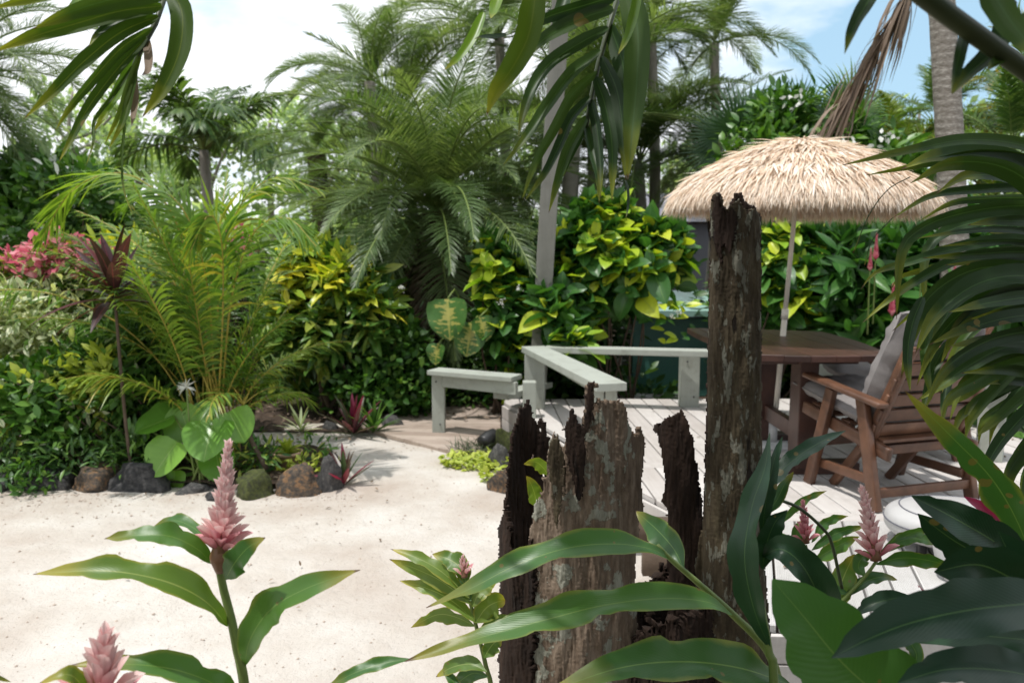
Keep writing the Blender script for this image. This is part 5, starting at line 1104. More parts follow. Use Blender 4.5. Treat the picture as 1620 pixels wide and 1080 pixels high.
# ringed palm trunk
rt = thing('ringed_palm_trunk', 'tall grey ringed palm trunk rising at the upper right', 'palm', (P(1512, 480, 6.6).x, 6.6, 0))
g = Geo(); a0_ = P(1478, -120, 6.6); a1_ = P(1492, 40, 6.6); a2_ = P(1506, 300, 6.6); a3_ = P(1510, 480, 6.6)
tube(g, [[a3_.x + .02, 6.6, 0], list(a3_), list(a2_), list(a1_), list(a0_), list(a0_ + Vector((-.3, .1, 2)))], [.14, .112, .104, .096, .09, .09], 24, 160, bump=.03); put('trunk', g.mesh('trunk', M['ringed']), rt)
# hanging dead frond
dfr = thing('dead_hanging_frond', 'long brown dead palm frond hanging down left of the ringed trunk', 'frond', tuple(P(1440, -20, 7.2)))
r_ = random.Random(12); path = [P(1455, -60, 7.2), P(1425, 10, 7.15), P(1390, 70, 7.1), P(1365, 120, 7.1), P(1325, 180, 7.1), P(1292, 215, 7.1)]
cp_ = cr_spline([list(q) for q in path], 60); g = Geo(); tube(g, cp_, [.02, .008], 6); put('midrib', g.mesh('midrib', M['twig']), dfr)
g = Geo()
for k in range(150):
    i = int(r_.uniform(0, 46)); o = Vector(cp_[i]); ln = r_.uniform(.3, .95); d = (Vector(cp_[min(59, i + 12)]) - o).normalized(); jit = Vector((r_.gauss(0, .16), r_.gauss(0, .12), r_.gauss(0, .12)))
    if r_.random() < .22: jit = Vector((r_.uniform(.1, .6), r_.gauss(0, .2), r_.uniform(-.6, .2))); ln *= .55
    pts_ = [list(o), list(o + (d + jit) * ln * .5), list(o + (d + jit * .6 + Vector((0, 0, -.25))) * ln)]
    C = cr_spline(pts_, 7); w_ = r_.uniform(.008, .02); sd = np.array([r_.gauss(0, 1), r_.gauss(0, 1), r_.gauss(0, .4)]); sd /= np.linalg.norm(sd); pr = np.array([.6, 1, 1, .9, .7, .4, .05])[:, None] * w_
    g.add(np.stack([C - sd * pr, C + sd * pr], 1).reshape(-1, 3), gridF(7, 2), None, r_.random())
put('leaflets', g.mesh('leaflets', M['deadleaf']), dfr, kind='stuff')

# ================================================================ dark mass, distant trees
def dark_bush(label, lobes, n, size, seed, mat='deep', base=None): return bush_fine('background_shrub', label, 'shrub', lobes, n, size, M[mat], tpl=small, seed=seed, nstem=8, stemr=.03, group='shrubs at the back', base=base)
dark_bush('dark green tree filling the left edge above the pink flowers', [lobe(50, 330, 100, 90, 8.0), lobe(160, 335, 75, 65, 8.2), lobe(60, 290, 90, 50, 8.4), lobe(-60, 400, 120, 150, 8)], 11000, .10, 61, 'green')
dark_bush('dark shrub mass behind the feathery palm clump', [lobe(300, 470, 130, 110, 8.8), lobe(150, 470, 120, 120, 8.6), lobe(-50, 540, 150, 120, 8.4), lobe(420, 520, 110, 120, 9)], 8500, .13, 62)
dark_bush('dark shrub mass behind the croton and date palm', [lobe(560, 480, 120, 90, 9.6), lobe(700, 540, 120, 110, 9.6), lobe(820, 500, 100, 130, 9.8), lobe(500, 600, 200, 80, 8.8)], 8500, .14, 63)
dark_bush('dark shrub mass behind the rear deck rail', [lobe(900, 500, 90, 120, 8.6), lobe(900, 600, 90, 60, 8.2), lobe(950, 420, 70, 60, 8.8), lobe(1010, 630, 60, 18, 8.05)], 5200, .13, 64)
dark_bush('dark shrub mass behind the hedge under the umbrella', [lobe(1250, 460, 130, 110, 8.4), lobe(1350, 400, 90, 90, 8.6), lobe(1300, 560, 150, 70, 8.2)], 6500, .13, 65)
dark_bush('dark shrub mass behind the right side rail', [lobe(1520, 470, 140, 120, 8.6), lobe(1620, 420, 110, 120, 8.4), lobe(1620, 580, 120, 90, 7.8), lobe(1500, 380, 100, 80, 8.8), lobe(1590, 640, 60, 40, 5.9)], 7500, .13, 66)
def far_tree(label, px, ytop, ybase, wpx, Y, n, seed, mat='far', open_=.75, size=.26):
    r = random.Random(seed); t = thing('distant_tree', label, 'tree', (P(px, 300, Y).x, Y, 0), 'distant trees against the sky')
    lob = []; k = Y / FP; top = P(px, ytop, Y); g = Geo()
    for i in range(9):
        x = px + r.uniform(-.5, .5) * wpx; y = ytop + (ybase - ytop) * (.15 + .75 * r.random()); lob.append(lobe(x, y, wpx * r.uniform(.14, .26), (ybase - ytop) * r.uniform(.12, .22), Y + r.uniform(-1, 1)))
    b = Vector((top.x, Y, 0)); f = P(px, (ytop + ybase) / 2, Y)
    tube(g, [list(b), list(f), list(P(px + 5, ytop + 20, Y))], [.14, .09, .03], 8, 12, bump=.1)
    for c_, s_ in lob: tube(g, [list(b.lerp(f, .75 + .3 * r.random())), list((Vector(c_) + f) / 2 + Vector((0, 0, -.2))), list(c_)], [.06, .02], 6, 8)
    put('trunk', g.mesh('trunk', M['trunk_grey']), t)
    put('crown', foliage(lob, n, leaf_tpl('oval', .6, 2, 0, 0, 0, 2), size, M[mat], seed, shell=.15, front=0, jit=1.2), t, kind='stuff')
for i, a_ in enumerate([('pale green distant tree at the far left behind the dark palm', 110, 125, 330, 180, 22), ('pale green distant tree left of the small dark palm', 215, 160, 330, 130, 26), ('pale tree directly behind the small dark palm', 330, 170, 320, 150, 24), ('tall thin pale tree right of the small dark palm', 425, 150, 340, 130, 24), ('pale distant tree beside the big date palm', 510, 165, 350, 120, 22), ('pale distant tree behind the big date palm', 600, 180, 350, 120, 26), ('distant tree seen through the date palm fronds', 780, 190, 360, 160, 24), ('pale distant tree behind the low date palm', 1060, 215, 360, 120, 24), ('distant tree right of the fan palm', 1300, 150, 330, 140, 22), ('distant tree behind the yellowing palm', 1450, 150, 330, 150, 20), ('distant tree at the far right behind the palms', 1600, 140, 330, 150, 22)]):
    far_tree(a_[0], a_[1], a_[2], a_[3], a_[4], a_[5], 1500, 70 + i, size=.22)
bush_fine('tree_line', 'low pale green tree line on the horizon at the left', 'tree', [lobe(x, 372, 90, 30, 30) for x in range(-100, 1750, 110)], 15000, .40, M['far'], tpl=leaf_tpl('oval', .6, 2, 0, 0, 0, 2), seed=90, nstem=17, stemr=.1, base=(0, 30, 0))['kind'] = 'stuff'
# ================================================================ hollow stump and dead trunk
def inpoly(x, y, poly):
    c = np.zeros(x.shape, bool); n = len(poly)
    for i in range(n):
        x0, y0 = poly[i]; x1, y1 = poly[(i + 1) % n]
        if y0 == y1: continue
        c ^= ((y0 > y) != (y1 > y)) & (x < (x1 - x0) * (y - y0) / (y1 - y0) + x0)
    return c
def nfield(X, Y, Z=0.0): return np.array([mnoise.noise(Vector((a_, b_, Z))) for a_, b_ in zip(X.ravel(), Y.ravel())]).reshape(X.shape)
def shard(name, poly, cxp, rp, Yc, mat, parent, back=False, cell=1.7, thick=.012, rough=5, seed=0, relief=.007, holes=0.0, lean=0.0):
    """a shell of wood on a cylinder (axis at pixel column cxp, distance Yc, radius rp pixels) bounded by a ragged outline"""
    xs = [p[0] for p in poly]; ys = [p[1] for p in poly]
    gx = np.arange(min(xs) - 6, max(xs) + 6, cell); gy = np.arange(min(ys) - 8, max(ys) + 8, cell * 1.15); X, Y_ = np.meshgrid(gx, gy)
    n1 = nfield(X * .07, Y_ * .06, seed) + .6 * nfield(X * .16, Y_ * .24, seed + 3); n2 = nfield(X * .22, Y_ * .03, seed + 7) + .7 * nfield(X * .55, Y_ * .06, seed + 9)
    fade = np.clip((1400 - Y_) / 100, 0, 1)
    ok = inpoly(X + rough * .8 * n1, Y_ + rough * 1.9 * n2, poly)
    if holes: ok &= ~((nfield(X * .11, Y_ * .045, seed + 20) > holes))
    u = np.clip((X - cxp) / rp, -.985, .985); ph = np.arcsin(u); r = rp / FP * Yc
    rel = relief * (nfield(X * .05, Y_ * .012, seed + 30) * 1.3 + .45 * nfield(X * .3, Y_ * .04, seed + 31) + .22 * nfield(X * .3, Y_ * .3, seed + 33))
    D = Yc + (1 if back else -1) * (r * np.cos(ph) + rel)
    # pixel -> world, vectorised
    rx = (X - CX) / FP; ry = (CY - Y_) / FP; dy = cp + ry * sp; dz = -sp + ry * cp; k = D / dy
    V = np.stack([rx * k, D, np.maximum(EYE + dz * k, -.02)], -1).reshape(-1, 3)
    okc = ok[:-1, :-1]; nr, nc = X.shape
    a_ = np.arange(nr * nc).reshape(nr, nc); F = np.stack([a_[:-1, :-1], a_[1:, :-1], a_[1:, 1:], a_[:-1, 1:]], -1)[okc]
    used = np.unique(F); mp_ = np.full(nr * nc, -1); mp_[used] = np.arange(len(used))
    g = Geo(); g.add(V[used], mp_[F], np.stack([u.ravel()[used], V[used][:, 2]], 1)); o = put(name, g.mesh(name, mat), parent)
    md = o.modifiers.new('thickness', 'SOLIDIFY'); md.use_even_offset = False; md.thickness = thick; md.offset = -1 if not back else 1
    return o
BOT = 1420
st = thing('hollow_stump', 'hollow rotten tree stump with ragged splintered bark and pale lichen patches', 'stump', (P(904, 900, 2.15).x, 2.15, 0))
shard('bark_shell', [(868, 700), (873, 690), (878, 684), (884, 700), (889, 712), (894, 700), (897, 664), (904, 652), (911, 668), (921, 676), (926, 660), (928, 625), (931, 608), (939, 606), (940, 640), (950, 632), (962, 636), (975, 634), (990, 642), (992, 668), (1002, 682), (1008, 690), (1012, 672), (1018, 690), (1018, 730), (1014, 770), (1018, 800), (1010, 830), (1006, 878), (1004, 930), (1008, 1000), (1014, 1080), (1020, BOT), (786, BOT), (796, 1080), (800, 1000), (806, 960), (822, 930), (830, 880), (836, 850), (844, 800), (858, 780), (864, 740)], 905, 124, 2.16, M['bark'], st, seed=1, thick=.013, relief=.010, rough=3.6)
shard('dark_splinter', [(893, 710), (896, 664), (904, 650), (912, 668), (922, 676), (926, 655), (928, 622), (931, 606), (939, 604), (938, 660), (925, 690), (922, 780), (912, 790), (902, 740)], 905, 128, 2.135, M['rot'], st, seed=5, thick=.012, rough=4)
shard('bark_strip', [(866, 720), (870, 700), (880, 688), (889, 712), (892, 745), (886, 800), (880, 840), (872, 780)], 905, 128, 2.13, M['bark_trunk'], st, seed=6, thick=.01, rough=4)
shard('rotten_shell', [(806, 690), (812, 672), (818, 650), (826, 642), (832, 628), (838, 650), (842, 664), (852, 668), (858, 662), (864, 690), (872, 705), (874, 760), (868, 860), (860, 960), (856, BOT), (782, BOT), (790, 1080), (791, 900), (794, 830), (800, 760)], 900, 112, 2.12, M['rot'], st, back=True, seed=2, thick=.01, relief=.010, rough=4, holes=.5)
shard('rotten_shell', [(788, 830), (797, 800), (806, 850), (812, 900), (826, 880), (838, 850), (842, 930), (836, BOT), (782, BOT), (789, 1000)], 905, 122, 2.14, M['rot'], st, seed=12, thick=.018, relief=.012, rough=6)
shard('rotten_shard', [(1033, 672), (1046, 670), (1054, 660), (1066, 656), (1076, 648), (1084, 655), (1090, 676), (1096, 690), (1098, 720), (1105, 745), (1106, 770), (1110, 790), (1112, 840), (1112, 900), (1108, 960), (1110, BOT), (1052, BOT), (1056, 900), (1050, 862), (1042, 850), (1044, 832), (1056, 824), (1054, 800), (1046, 792), (1052, 760), (1048, 730), (1046, 712), (1040, 700), (1042, 690), (1032, 682)], 1078, 46, 2.16, M['rot'], st, seed=3, thick=.01, relief=.008, rough=3)
shard('rotten_base', [(985, 930), (1004, 918), (1022, 925), (1036, 905), (1060, 895), (1085, 880), (1100, 860), (1115, 850), (1130, 900), (1130, BOT), (980, BOT)], 1058, 96, 2.24, M['rot'], st, seed=4, thick=.03, relief=.016, rough=9, back=True)
shard('rotten_base', [(1000, 1010), (1020, 1000), (1060, 985), (1100, 975), (1126, 960), (1140, BOT), (990, BOT)], 1064, 90, 2.12, M['rot'], st, seed=14, thick=.02, relief=.014, rough=8)
tr_ = thing('dead_tree', 'tall slim dead trunk with broken top and grey lichen right of the stump', 'dead tree', (P(1162, 900, 2.1).x, 2.1, 0))
shard('bark', [(1124, 322), (1127, 308), (1134, 306), (1140, 318), (1146, 334), (1152, 326), (1160, 322), (1168, 316), (1176, 330), (1184, 338), (1190, 328), (1198, 334), (1203, 350), (1204, 600), (1206, 800), (1214, 960), (1224, 1080), (1236, BOT), (1076, BOT), (1088, 1080), (1096, 960), (1104, 880), (1112, 800), (1118, 700), (1120, 500)], 1162, 52, 2.1, M['bark_trunk'], tr_, seed=8, thick=.012, relief=.008, rough=2.4)
shard('bark', [(1123, 325), (1130, 303), (1138, 312), (1148, 336), (1160, 306), (1172, 304), (1178, 320), (1190, 322), (1203, 340), (1204, 800), (1224, BOT), (1080, BOT), (1112, 800), (1120, 500)], 1162, 50, 2.1, M['rot'], tr_, back=True, seed=9, thick=.012, relief=.006, rough=3)
shard('torn_face', [(1124, 326), (1128, 309), (1136, 310), (1146, 336), (1158, 328), (1166, 340), (1162, 380), (1154, 400), (1146, 384), (1138, 410), (1130, 380)], 1162, 52.5, 2.095, M['rot'], tr_, seed=10, thick=.006, rough=6)

# ================================================================ ginger flowers and leaves near the camera
BR = {}
for nm in ('bract', 'bract_red'):
    BR[nm] = []
    for k in range(3):
        g = Geo(); V, F, U = leaf_tpl('petal', .40 + .04 * k, 7, .5, -.14 + .1 * k, .02, 5, k); g.add(V, F, U); BR[nm].append(g.mesh('bract', M[nm]))
def ginger_spike(parent, base, tip, rbase, n, mat='bract', seed=0, open_=1.0, size=.036):
    base = Vector(base); tip = Vector(tip); ax = (tip - base); L_ = ax.length; ax.normalize(); r = random.Random(seed); o = ax.orthogonal().normalized()
    g = Geo(); tube(g, [list(base), list(tip - ax * L_ * .04)], [rbase * .28, rbase * .2, rbase * .08], 8, 12); s_ = put('flower_spike', g.mesh('flower_spike', M['stem_red']), parent)
    for i in range(n):
        q = (i + .5) / n; a_ = i * 2.39996 + r.uniform(-.15, .15); d = (Matrix.Rotation(a_, 4, ax) @ o.to_4d()).to_3d()
        low = max(0, 1 - q / .30)
        out = (.60 - .30 * q + .62 * low * open_ * r.uniform(.6, 1.2)); pos = base + ax * (L_ * q * .93) + d * rbase * (.24 * (1 - q * .8))
        s = size * (1.0 - .45 * q ** 1.5) * r.uniform(.86, 1.1) * (1 + .25 * low)
        put('bract', BR['bract_red' if q < .09 else mat][i % 3], s_, frame(pos, d * out + ax * (1.05 - .4 * low), -d * 1.0 + ax * .5) @ Matrix.Scale(s, 4))
    return s_
gi = M['ginger']; gd = M['ginger_dark']; gy = M['ginger_yellow']
G1 = thing('ginger_plant', 'pink flowering ginger plant at left foreground with a tall pink spike over the sand', 'plant', (P(386, 1080, 1.3).x + .03, 1.34, 0), 'ginger plants in the foreground')
x0 = P(386, 1080, 1.3)
g = Geo(); tube(g, [list(P(345, 885, 1.30)), list(P(352, 925, 1.30)), list(P(366, 980, 1.30)), list(P(377, 1035, 1.30)), list(x0), [x0.x + .02, 1.32, .5], [x0.x + .03, 1.34, 0]], [.0065, .0085, .0095, .010, .012, .014], 10, 40); put('stem', g.mesh('stem', M['stem']), G1)
g = Geo(); tube(g, [list(P(349, 905, 1.29)), list(P(347, 875, 1.29)), list(P(349, 862, 1.29))], [.008, .017, .010], 10, 8); put('calyx', g.mesh('calyx', M['stem_red']), G1)
ginger_spike(G1, P(349, 872, 1.29), P(361, 700, 1.31), .046, 140, seed=1, size=.036)
blade('leaf', [(360, 990, 1.30), (330, 955, 1.26), (285, 928, 1.23), (225, 910, 1.21), (150, 902, 1.20), (52, 908, 1.20)], 44, gy, G1, roll=38, wave=.035, seed=1, ns=30, fold=.22)
blade('leaf', [(336, 892, 1.30), (312, 868, 1.28), (270, 848, 1.26), (220, 846, 1.25), (165, 852, 1.25)], 34, gi, G1, roll=35, wave=.04, seed=2, ns=26)
blade('leaf', [(330, 858, 1.32), (305, 834, 1.34), (275, 823, 1.36), (241, 834, 1.38)], 20, gi, G1, roll=40, seed=3, ns=20)
blade('leaf', [(357, 916, 1.29), (370, 892, 1.26), (392, 866, 1.24), (420, 850, 1.23)], 42, gi, G1, roll=-20, seed=4, ns=22, fold=.05)
blade('leaf', [(387, 1052, 1.30), (396, 1010, 1.27), (430, 962, 1.25), (490, 928, 1.24), (570, 901, 1.24)], 54, gi, G1, roll=-25, seed=5, ns=30)
blade('leaf', [(386, 1120, 1.30), (345, 1085, 1.25), (290, 1062, 1.22), (235, 1052, 1.2), (180, 1050, 1.19), (110, 1052, 1.18)], 46, gi, G1, roll=35, seed=6, ns=26)
G2 = thing('ginger_plant', 'pale pink ginger flower rising from the bottom left border', 'plant', (P(160, 1080, 1.05).x, 1.06, 0), 'ginger plants in the foreground')
p = P(158, 1100, 1.05); g = Geo(); tube(g, [list(p), [p.x, 1.06, 0]], [.008, .012], 10, 8); put('stem', g.mesh('stem', M['stem']), G2)
ginger_spike(G2, P(158, 1128, 1.05), P(166, 1004, 1.05), .055, 34, seed=2, size=.054)
blade('leaf', [(150, 1130, 1.06), (130, 1085, 1.04), (105, 1066, 1.02), (60, 1082, 1.01)], 30, gy, G2, roll=30, seed=7)
blade('leaf', [(-60, 1085, 1.1), (-20, 1068, 1.08), (18, 1078, 1.08)], 16, gi, G2, roll=20, seed=8)

G3 = thing('ginger_plant', 'green ginger stem with long leaves reaching left across the stump', 'plant', (P(1240, 1100, 1.6).x, 1.62, 0), 'ginger plants in the foreground')
p = P(1238, 1100, 1.58)
g = Geo(); tube(g, [list(P(1040, 862, 1.55)), list(P(1062, 885, 1.55)), list(P(1105, 922, 1.56)), list(P(1160, 972, 1.57)), list(P(1215, 1030, 1.58)), list(p), [p.x + .03, 1.6, .6], [p.x + .03, 1.62, 0]], [.0045, .007, .009, .0105, .012, .015, .016, .016], 10, 50); put('stem', g.mesh('stem', M['stem']), G3)
blade('leaf', [(1062, 884, 1.55), (1030, 868, 1.53), (975, 860, 1.50), (900, 866, 1.47), (820, 892, 1.45), (745, 930, 1.44), (674, 961, 1.44)], 44, gi, G3, roll=35, wave=.035, seed=11, ns=36)
blade('leaf', [(1158, 972, 1.56), (1120, 952, 1.53), (1050, 946, 1.50), (960, 956, 1.46), (870, 978, 1.43), (760, 1008, 1.41), (640, 1046, 1.40)], 52, gi, G3, roll=35, wave=.04, seed=12, ns=40)
blade('leaf', [(650, 1042, 1.42), (610, 1048, 1.41), (565, 1062, 1.40), (510, 1090, 1.40)], 22, gi, G3, roll=30, wave=.04, seed=13)
blade('leaf', [(1082, 900, 1.56), (1066, 868, 1.60), (1040, 838, 1.66), (1006, 808, 1.72)], 46, gi, G3, roll=-15, seed=14, ns=22)
blade('leaf', [(1250, 1082, 1.56), (1170, 1056, 1.48), (1080, 1046, 1.42), (980, 1056, 1.37), (860, 1096, 1.33)], 74, gi, G3, roll=30, seed=15, ns=30)
G5 = thing('ginger_plant', 'dark upright ginger leaves rising against the right side of dead trunk', 'plant', (P(1225, 1080, 1.5).x, 1.52, 0), 'ginger plants in the foreground')
p = P(1225, 1100, 1.5); g = Geo(); tube(g, [list(P(1205, 960, 1.52)), list(P(1218, 1040, 1.5)), list(p), [p.x + .02, 1.5, .0]], [.007, .012, .014], 10, 20); put('stem', g.mesh('stem', M['stem']), G5)
blade('leaf', [(1218, 1025, 1.5), (1192, 960, 1.48), (1178, 880, 1.48), (1190, 800, 1.5), (1210, 740, 1.52), (1218, 684, 1.54)], 48, gd, G5, roll=-25, seed=16, ns=30)
blade('leaf', [(1205, 850, 1.52), (1212, 790, 1.52), (1224, 730, 1.53), (1238, 690, 1.55)], 24, gd, G5, roll=20, seed=17)
blade('leaf', [(1208, 800, 1.55), (1226, 756, 1.58), (1262, 722, 1.6), (1300, 698, 1.63), (1338, 681, 1.66)], 28, gd, G5, roll=-30, seed=18, ns=24)
blade('leaf', [(1206, 900, 1.5), (1212, 862, 1.5), (1226, 826, 1.5), (1246, 806, 1.5)], 40, gd, G5, roll=25, seed=19)
blade('leaf', [(1210, 815, 1.56), (1228, 792, 1.58), (1240, 768, 1.6), (1256, 745, 1.62)], 20, gi, G5, roll=10, seed=20)
blade('leaf', [(1300, 1010, 1.5), (1296, 950, 1.46), (1270, 895, 1.45), (1236, 868, 1.46), (1206, 880, 1.5)], 60, gd, G5, roll=15, prof='oval', seed=21, ns=24, fold=.3)
g = Geo(); tube(g, [list(P(1212, 784, 1.7)), list(P(1262, 802, 1.72)), list(P(1302, 836, 1.74)), list(P(1316, 860, 1.75)), list(P(1332, 930, 1.76))], [.0035, .004], 8, 30); put('bent_stalk', g.mesh('bent_stalk', M['stem_dark']), G5)
G6 = thing('broad_leaf_plant', 'plant with one very broad bright green leaf at the bottom of the picture', 'plant', (P(1420, 1120, 1.15).x, 1.15, 0))
blade('leaf', [(1470, 1180, 1.14), (1400, 1110, 1.12), (1330, 1045, 1.10), (1272, 975, 1.10), (1222, 916, 1.12)], 176, M['ginger_plain'], G6, prof='oval', roll=12, wave=.012, seed=22, ns=34, nac=9, fold=.08)
p = P(1470, 1180, 1.14); g = Geo(); tube(g, [list(p), [p.x + .05, 1.15, 0]], [.008, .014], 8, 10); put('stem', g.mesh('stem', M['stem']), G6)
G7 = thing('broad_leaf_plant', 'cluster of broad dark green leaves filling the lower right corner', 'plant', (P(1640, 1080, 1.3).x, 1.3, 0))
for i, (pts, w_, m_, ro, pf) in enumerate([
    ([(1700, 950, 1.05), (1620, 955, 1.02), (1530, 965, 1.0), (1440, 985, .99), (1370, 1012, .98), (1316, 1040, .98)], 92, gd, 18, 'oval'),
    ([(1690, 960, 1.25), (1620, 925, 1.22), (1550, 893, 1.2), (1478, 904, 1.2)], 100, gd, -20, 'oval'),
    ([(1660, 930, 1.4), (1590, 868, 1.38), (1515, 822, 1.36), (1442, 784, 1.36)], 66, gd, 12, 'oval'),
    ([(1640, 930, 1.5), (1570, 888, 1.48), (1510, 855, 1.46), (1452, 812, 1.46)], 66, gd, -25, 'oval'),
    ([(1660, 1000, 1.3), (1640, 930, 1.3), (1600, 880, 1.3), (1580, 840, 1.3)], 80, gd, 10, 'oval'),
    ([(1700, 1090, 1.1), (1600, 1062, 1.08), (1500, 1058, 1.06), (1420, 1080, 1.05)], 70, gd, 20, 'oval'),
    ([(1700, 1020, 1.3), (1610, 1010, 1.28), (1500, 1002, 1.26), (1430, 1010, 1.25)], 60, gd, 15, 'oval'),
    ([(1440, 942, 1.5), (1405, 948, 1.5), (1378, 956, 1.5), (1350, 974, 1.5)], 30, gd, 20, 'lance'),
    ([(1440, 1060, 1.7), (1450, 1035, 1.7), (1430, 1005, 1.72), (1400, 985, 1.74)], 24, gi, 10, 'lance')]):
    blade('leaf', pts, w_, m_, G7, prof=pf, roll=ro, seed=30 + i, ns=26, wave=.015, nac=7)
for q in [(1700, 950, 1.05), (1690, 960, 1.25), (1660, 930, 1.4)]:
    p = P(*q); g = Geo(); tube(g, [list(p), [p.x + .03, p.y + .03, 0]], [.007, .012], 8, 10); put('stem', g.mesh('stem', M['stem_dark']), G7)
mg = thing('magenta_leaf_plant', 'single bright magenta leaf showing between the dark leaves at right', 'plant', (P(1640, 880, 1.6).x, 1.62, 0))
blade('leaf', [(1625, 880, 1.6), (1595, 840, 1.6), (1562, 808, 1.6), (1525, 785, 1.6)], 34, M['magenta'], mg, roll=15, seed=50)
p = P(1625, 880, 1.6); g = Geo(); tube(g, [list(p), [p.x + .02, 1.62, 0]], [.005, .008], 8, 8); put('stem', g.mesh('stem', M['stem_red']), mg)
G8 = thing('long_leaf_plant', 'long arching green leaf crossing in front of the armchair back', 'plant', (P(1660, 1000, 1.5).x, 1.5, 0))
blade('leaf', [(1640, 910, 1.45), (1612, 830, 1.43), (1570, 758, 1.42), (1510, 695, 1.41), (1432, 618, 1.42)], 52, gi, G8, roll=-22, seed=51, ns=30)
p = P(1640, 910, 1.45); g = Geo(); tube(g, [list(p), [p.x + .06, 1.5, 0]], [.006, .012], 8, 10); put('stem', g.mesh('stem', M['stem_dark']), G8)

def mid_ginger(label, d, stempts, leaves, spikes, mat=None, seed=0, grp='ginger plants in the foreground'):
    e = P(*stempts[-1]); t = thing('ginger_plant', label, 'plant', (e.x, e.y, 0), grp)
    g = Geo(); tube(g, [list(P(*q)) for q in stempts] + [[e.x, e.y, 0]], [.004, .006, .007, .008], 8, 30); put('stem', g.mesh('stem', M['stem']), t)
    for i, (pts, w_, ro, mm) in enumerate(leaves): blade('leaf', [(x, y, d + .02 * j) for j, (x, y) in enumerate(pts)], w_, M[mm], t, roll=ro, seed=seed + i, ns=18, wave=.04)
    for b_, t_, n, s, mm in spikes: ginger_spike(t, P(*b_), P(*t_), s * 1.2, n, mat=mm, seed=seed, size=s, open_=.8)
    return t
mid_ginger('ginger plant with dusty pink spike standing in front of the armchair leg', 1.95, [(1388, 885, 1.95), (1370, 910, 1.95), (1345, 937, 1.95), (1320, 965, 1.95), (1300, 1010, 1.95)],
    [([(1392, 876), (1420, 856), (1445, 842), (1478, 838)], 18, 30, 'ginger'), ([(1394, 872), (1425, 855), (1455, 852), (1488, 863)], 20, -30, 'ginger'), ([(1385, 892), (1425, 882), (1470, 886), (1512, 899)], 26, 30, 'ginger'),
     ([(1370, 912), (1358, 897), (1364, 882), (1380, 874)], 24, 10, 'ginger'), ([(1335, 946), (1365, 922), (1395, 912), (1420, 917)], 20, -25, 'ginger'), ([(1318, 968), (1328, 930), (1340, 900), (1352, 876)], 42, 15, 'ginger_yellow'), ([(1345, 940), (1310, 930), (1285, 935), (1262, 930)], 18, 25, 'ginger')],
    [((1386, 885, 1.95), (1364, 770, 1.97), 60, .045, 'bract')], seed=60)
mid_ginger('ginger plant with small red pink spike just right of dead trunk', 2.3, [(1275, 862, 2.3), (1280, 890, 2.3), (1285, 940, 2.3)],
    [([(1284, 888), (1310, 872), (1335, 858), (1360, 848)], 24, 30, 'ginger'), ([(1284, 870), (1310, 850), (1338, 838), (1368, 832)], 18, 25, 'ginger'), ([(1284, 858), (1300, 832), (1318, 820), (1342, 816)], 16, 30, 'ginger'), ([(1278, 880), (1262, 856), (1262, 835), (1270, 822)], 20, 10, 'ginger'), ([(1236, 828), (1255, 805), (1280, 786), (1308, 776)], 14, 25, 'ginger'), ([(1280, 880), (1256, 862), (1230, 852), (1205, 856)], 20, 20, 'ginger')],
    [((1275, 858, 2.3), (1270, 792, 2.3), 44, .034, 'bract_red')], seed=70)
mid_ginger('light green young ginger plant left of the stump with a tiny pink bud', 1.85, [(737, 925, 1.85), (752, 985, 1.87), (768, 1050, 1.9), (780, 1120, 1.9)],
    [([(742, 945), (700, 905), (660, 882), (618, 868)], 24, 25, 'ginger_yellow'), ([(745, 955), (700, 920), (660, 900), (616, 884)], 28, -20, 'ginger_yellow'), ([(738, 925), (730, 900), (712, 885), (684, 876)], 34, 15, 'ginger_yellow'), ([(755, 985), (715, 950), (675, 930), (632, 918)], 28, 25, 'ginger_yellow'), ([(752, 990), (720, 975), (690, 972), (650, 992)], 24, -35, 'ginger_yellow'),
     ([(752, 985), (768, 962), (785, 952), (800, 950)], 44, 20, 'ginger_yellow'), ([(748, 960), (758, 935), (772, 920), (790, 915)], 36, -10, 'ginger_yellow'), ([(758, 1000), (790, 985), (815, 985)], 34, 15, 'ginger_yellow'), ([(770, 1062), (745, 1050), (715, 1055), (690, 1070)], 26, 25, 'ginger_yellow'), ([(772, 1070), (750, 1064), (730, 1075), (715, 1092)], 28, -15, 'ginger'), ([(765, 1040), (780, 1018), (795, 1010)], 30, 15, 'ginger_yellow'), ([(745, 950), (735, 935), (722, 925), (704, 922)], 30, 20, 'ginger'), ([(735, 1110), (722, 1085), (708, 1066), (700, 1058)], 18, 10, 'ginger')],
    [((735, 912, 1.85), (732, 882, 1.85), 14, .026, 'bract')], seed=80)
sd_ = thing('seedling', 'young ginger leaves sprouting inside the hollow stump', 'plant', tuple(P(858, 800, 2.1)))
blade('leaf', [(868, 752, 2.07), (858, 738, 2.05), (846, 730, 2.03), (828, 734, 2.02)], 22, M['ginger_yellow'], sd_, roll=-20, seed=91)
blade('leaf', [(848, 800, 2.08), (846, 782, 2.05), (840, 765, 2.03), (832, 752, 2.02)], 26, M['ginger_yellow'], sd_, roll=15, seed=92)
g = Geo(); tube(g, [list(P(868, 752, 2.07)), list(P(858, 800, 2.1)), list(P(850, 900, 2.12))], [.003, .004], 6, 8); put('stem', g.mesh('stem', M['stem']), sd_)
for i, (x, y) in enumerate([(1500, 1030), (1440, 1048), (1540, 1055), (1475, 1015)]):
    rosette('dark_seedling', ['small dark purple seedling in soil at the deck edge lower right', 'dark seedling left of the small purple one at lower right', 'dark seedling nearest the right corner by the deck edge', 'dark seedling just behind the small purple one'][i], 'plant', tuple(G(x, y + 10, .02) + Vector((0, 0, .1))), 9, .14, M['cordyline'], 'lance', .3, (0, 80), .2, seed=95 + i)

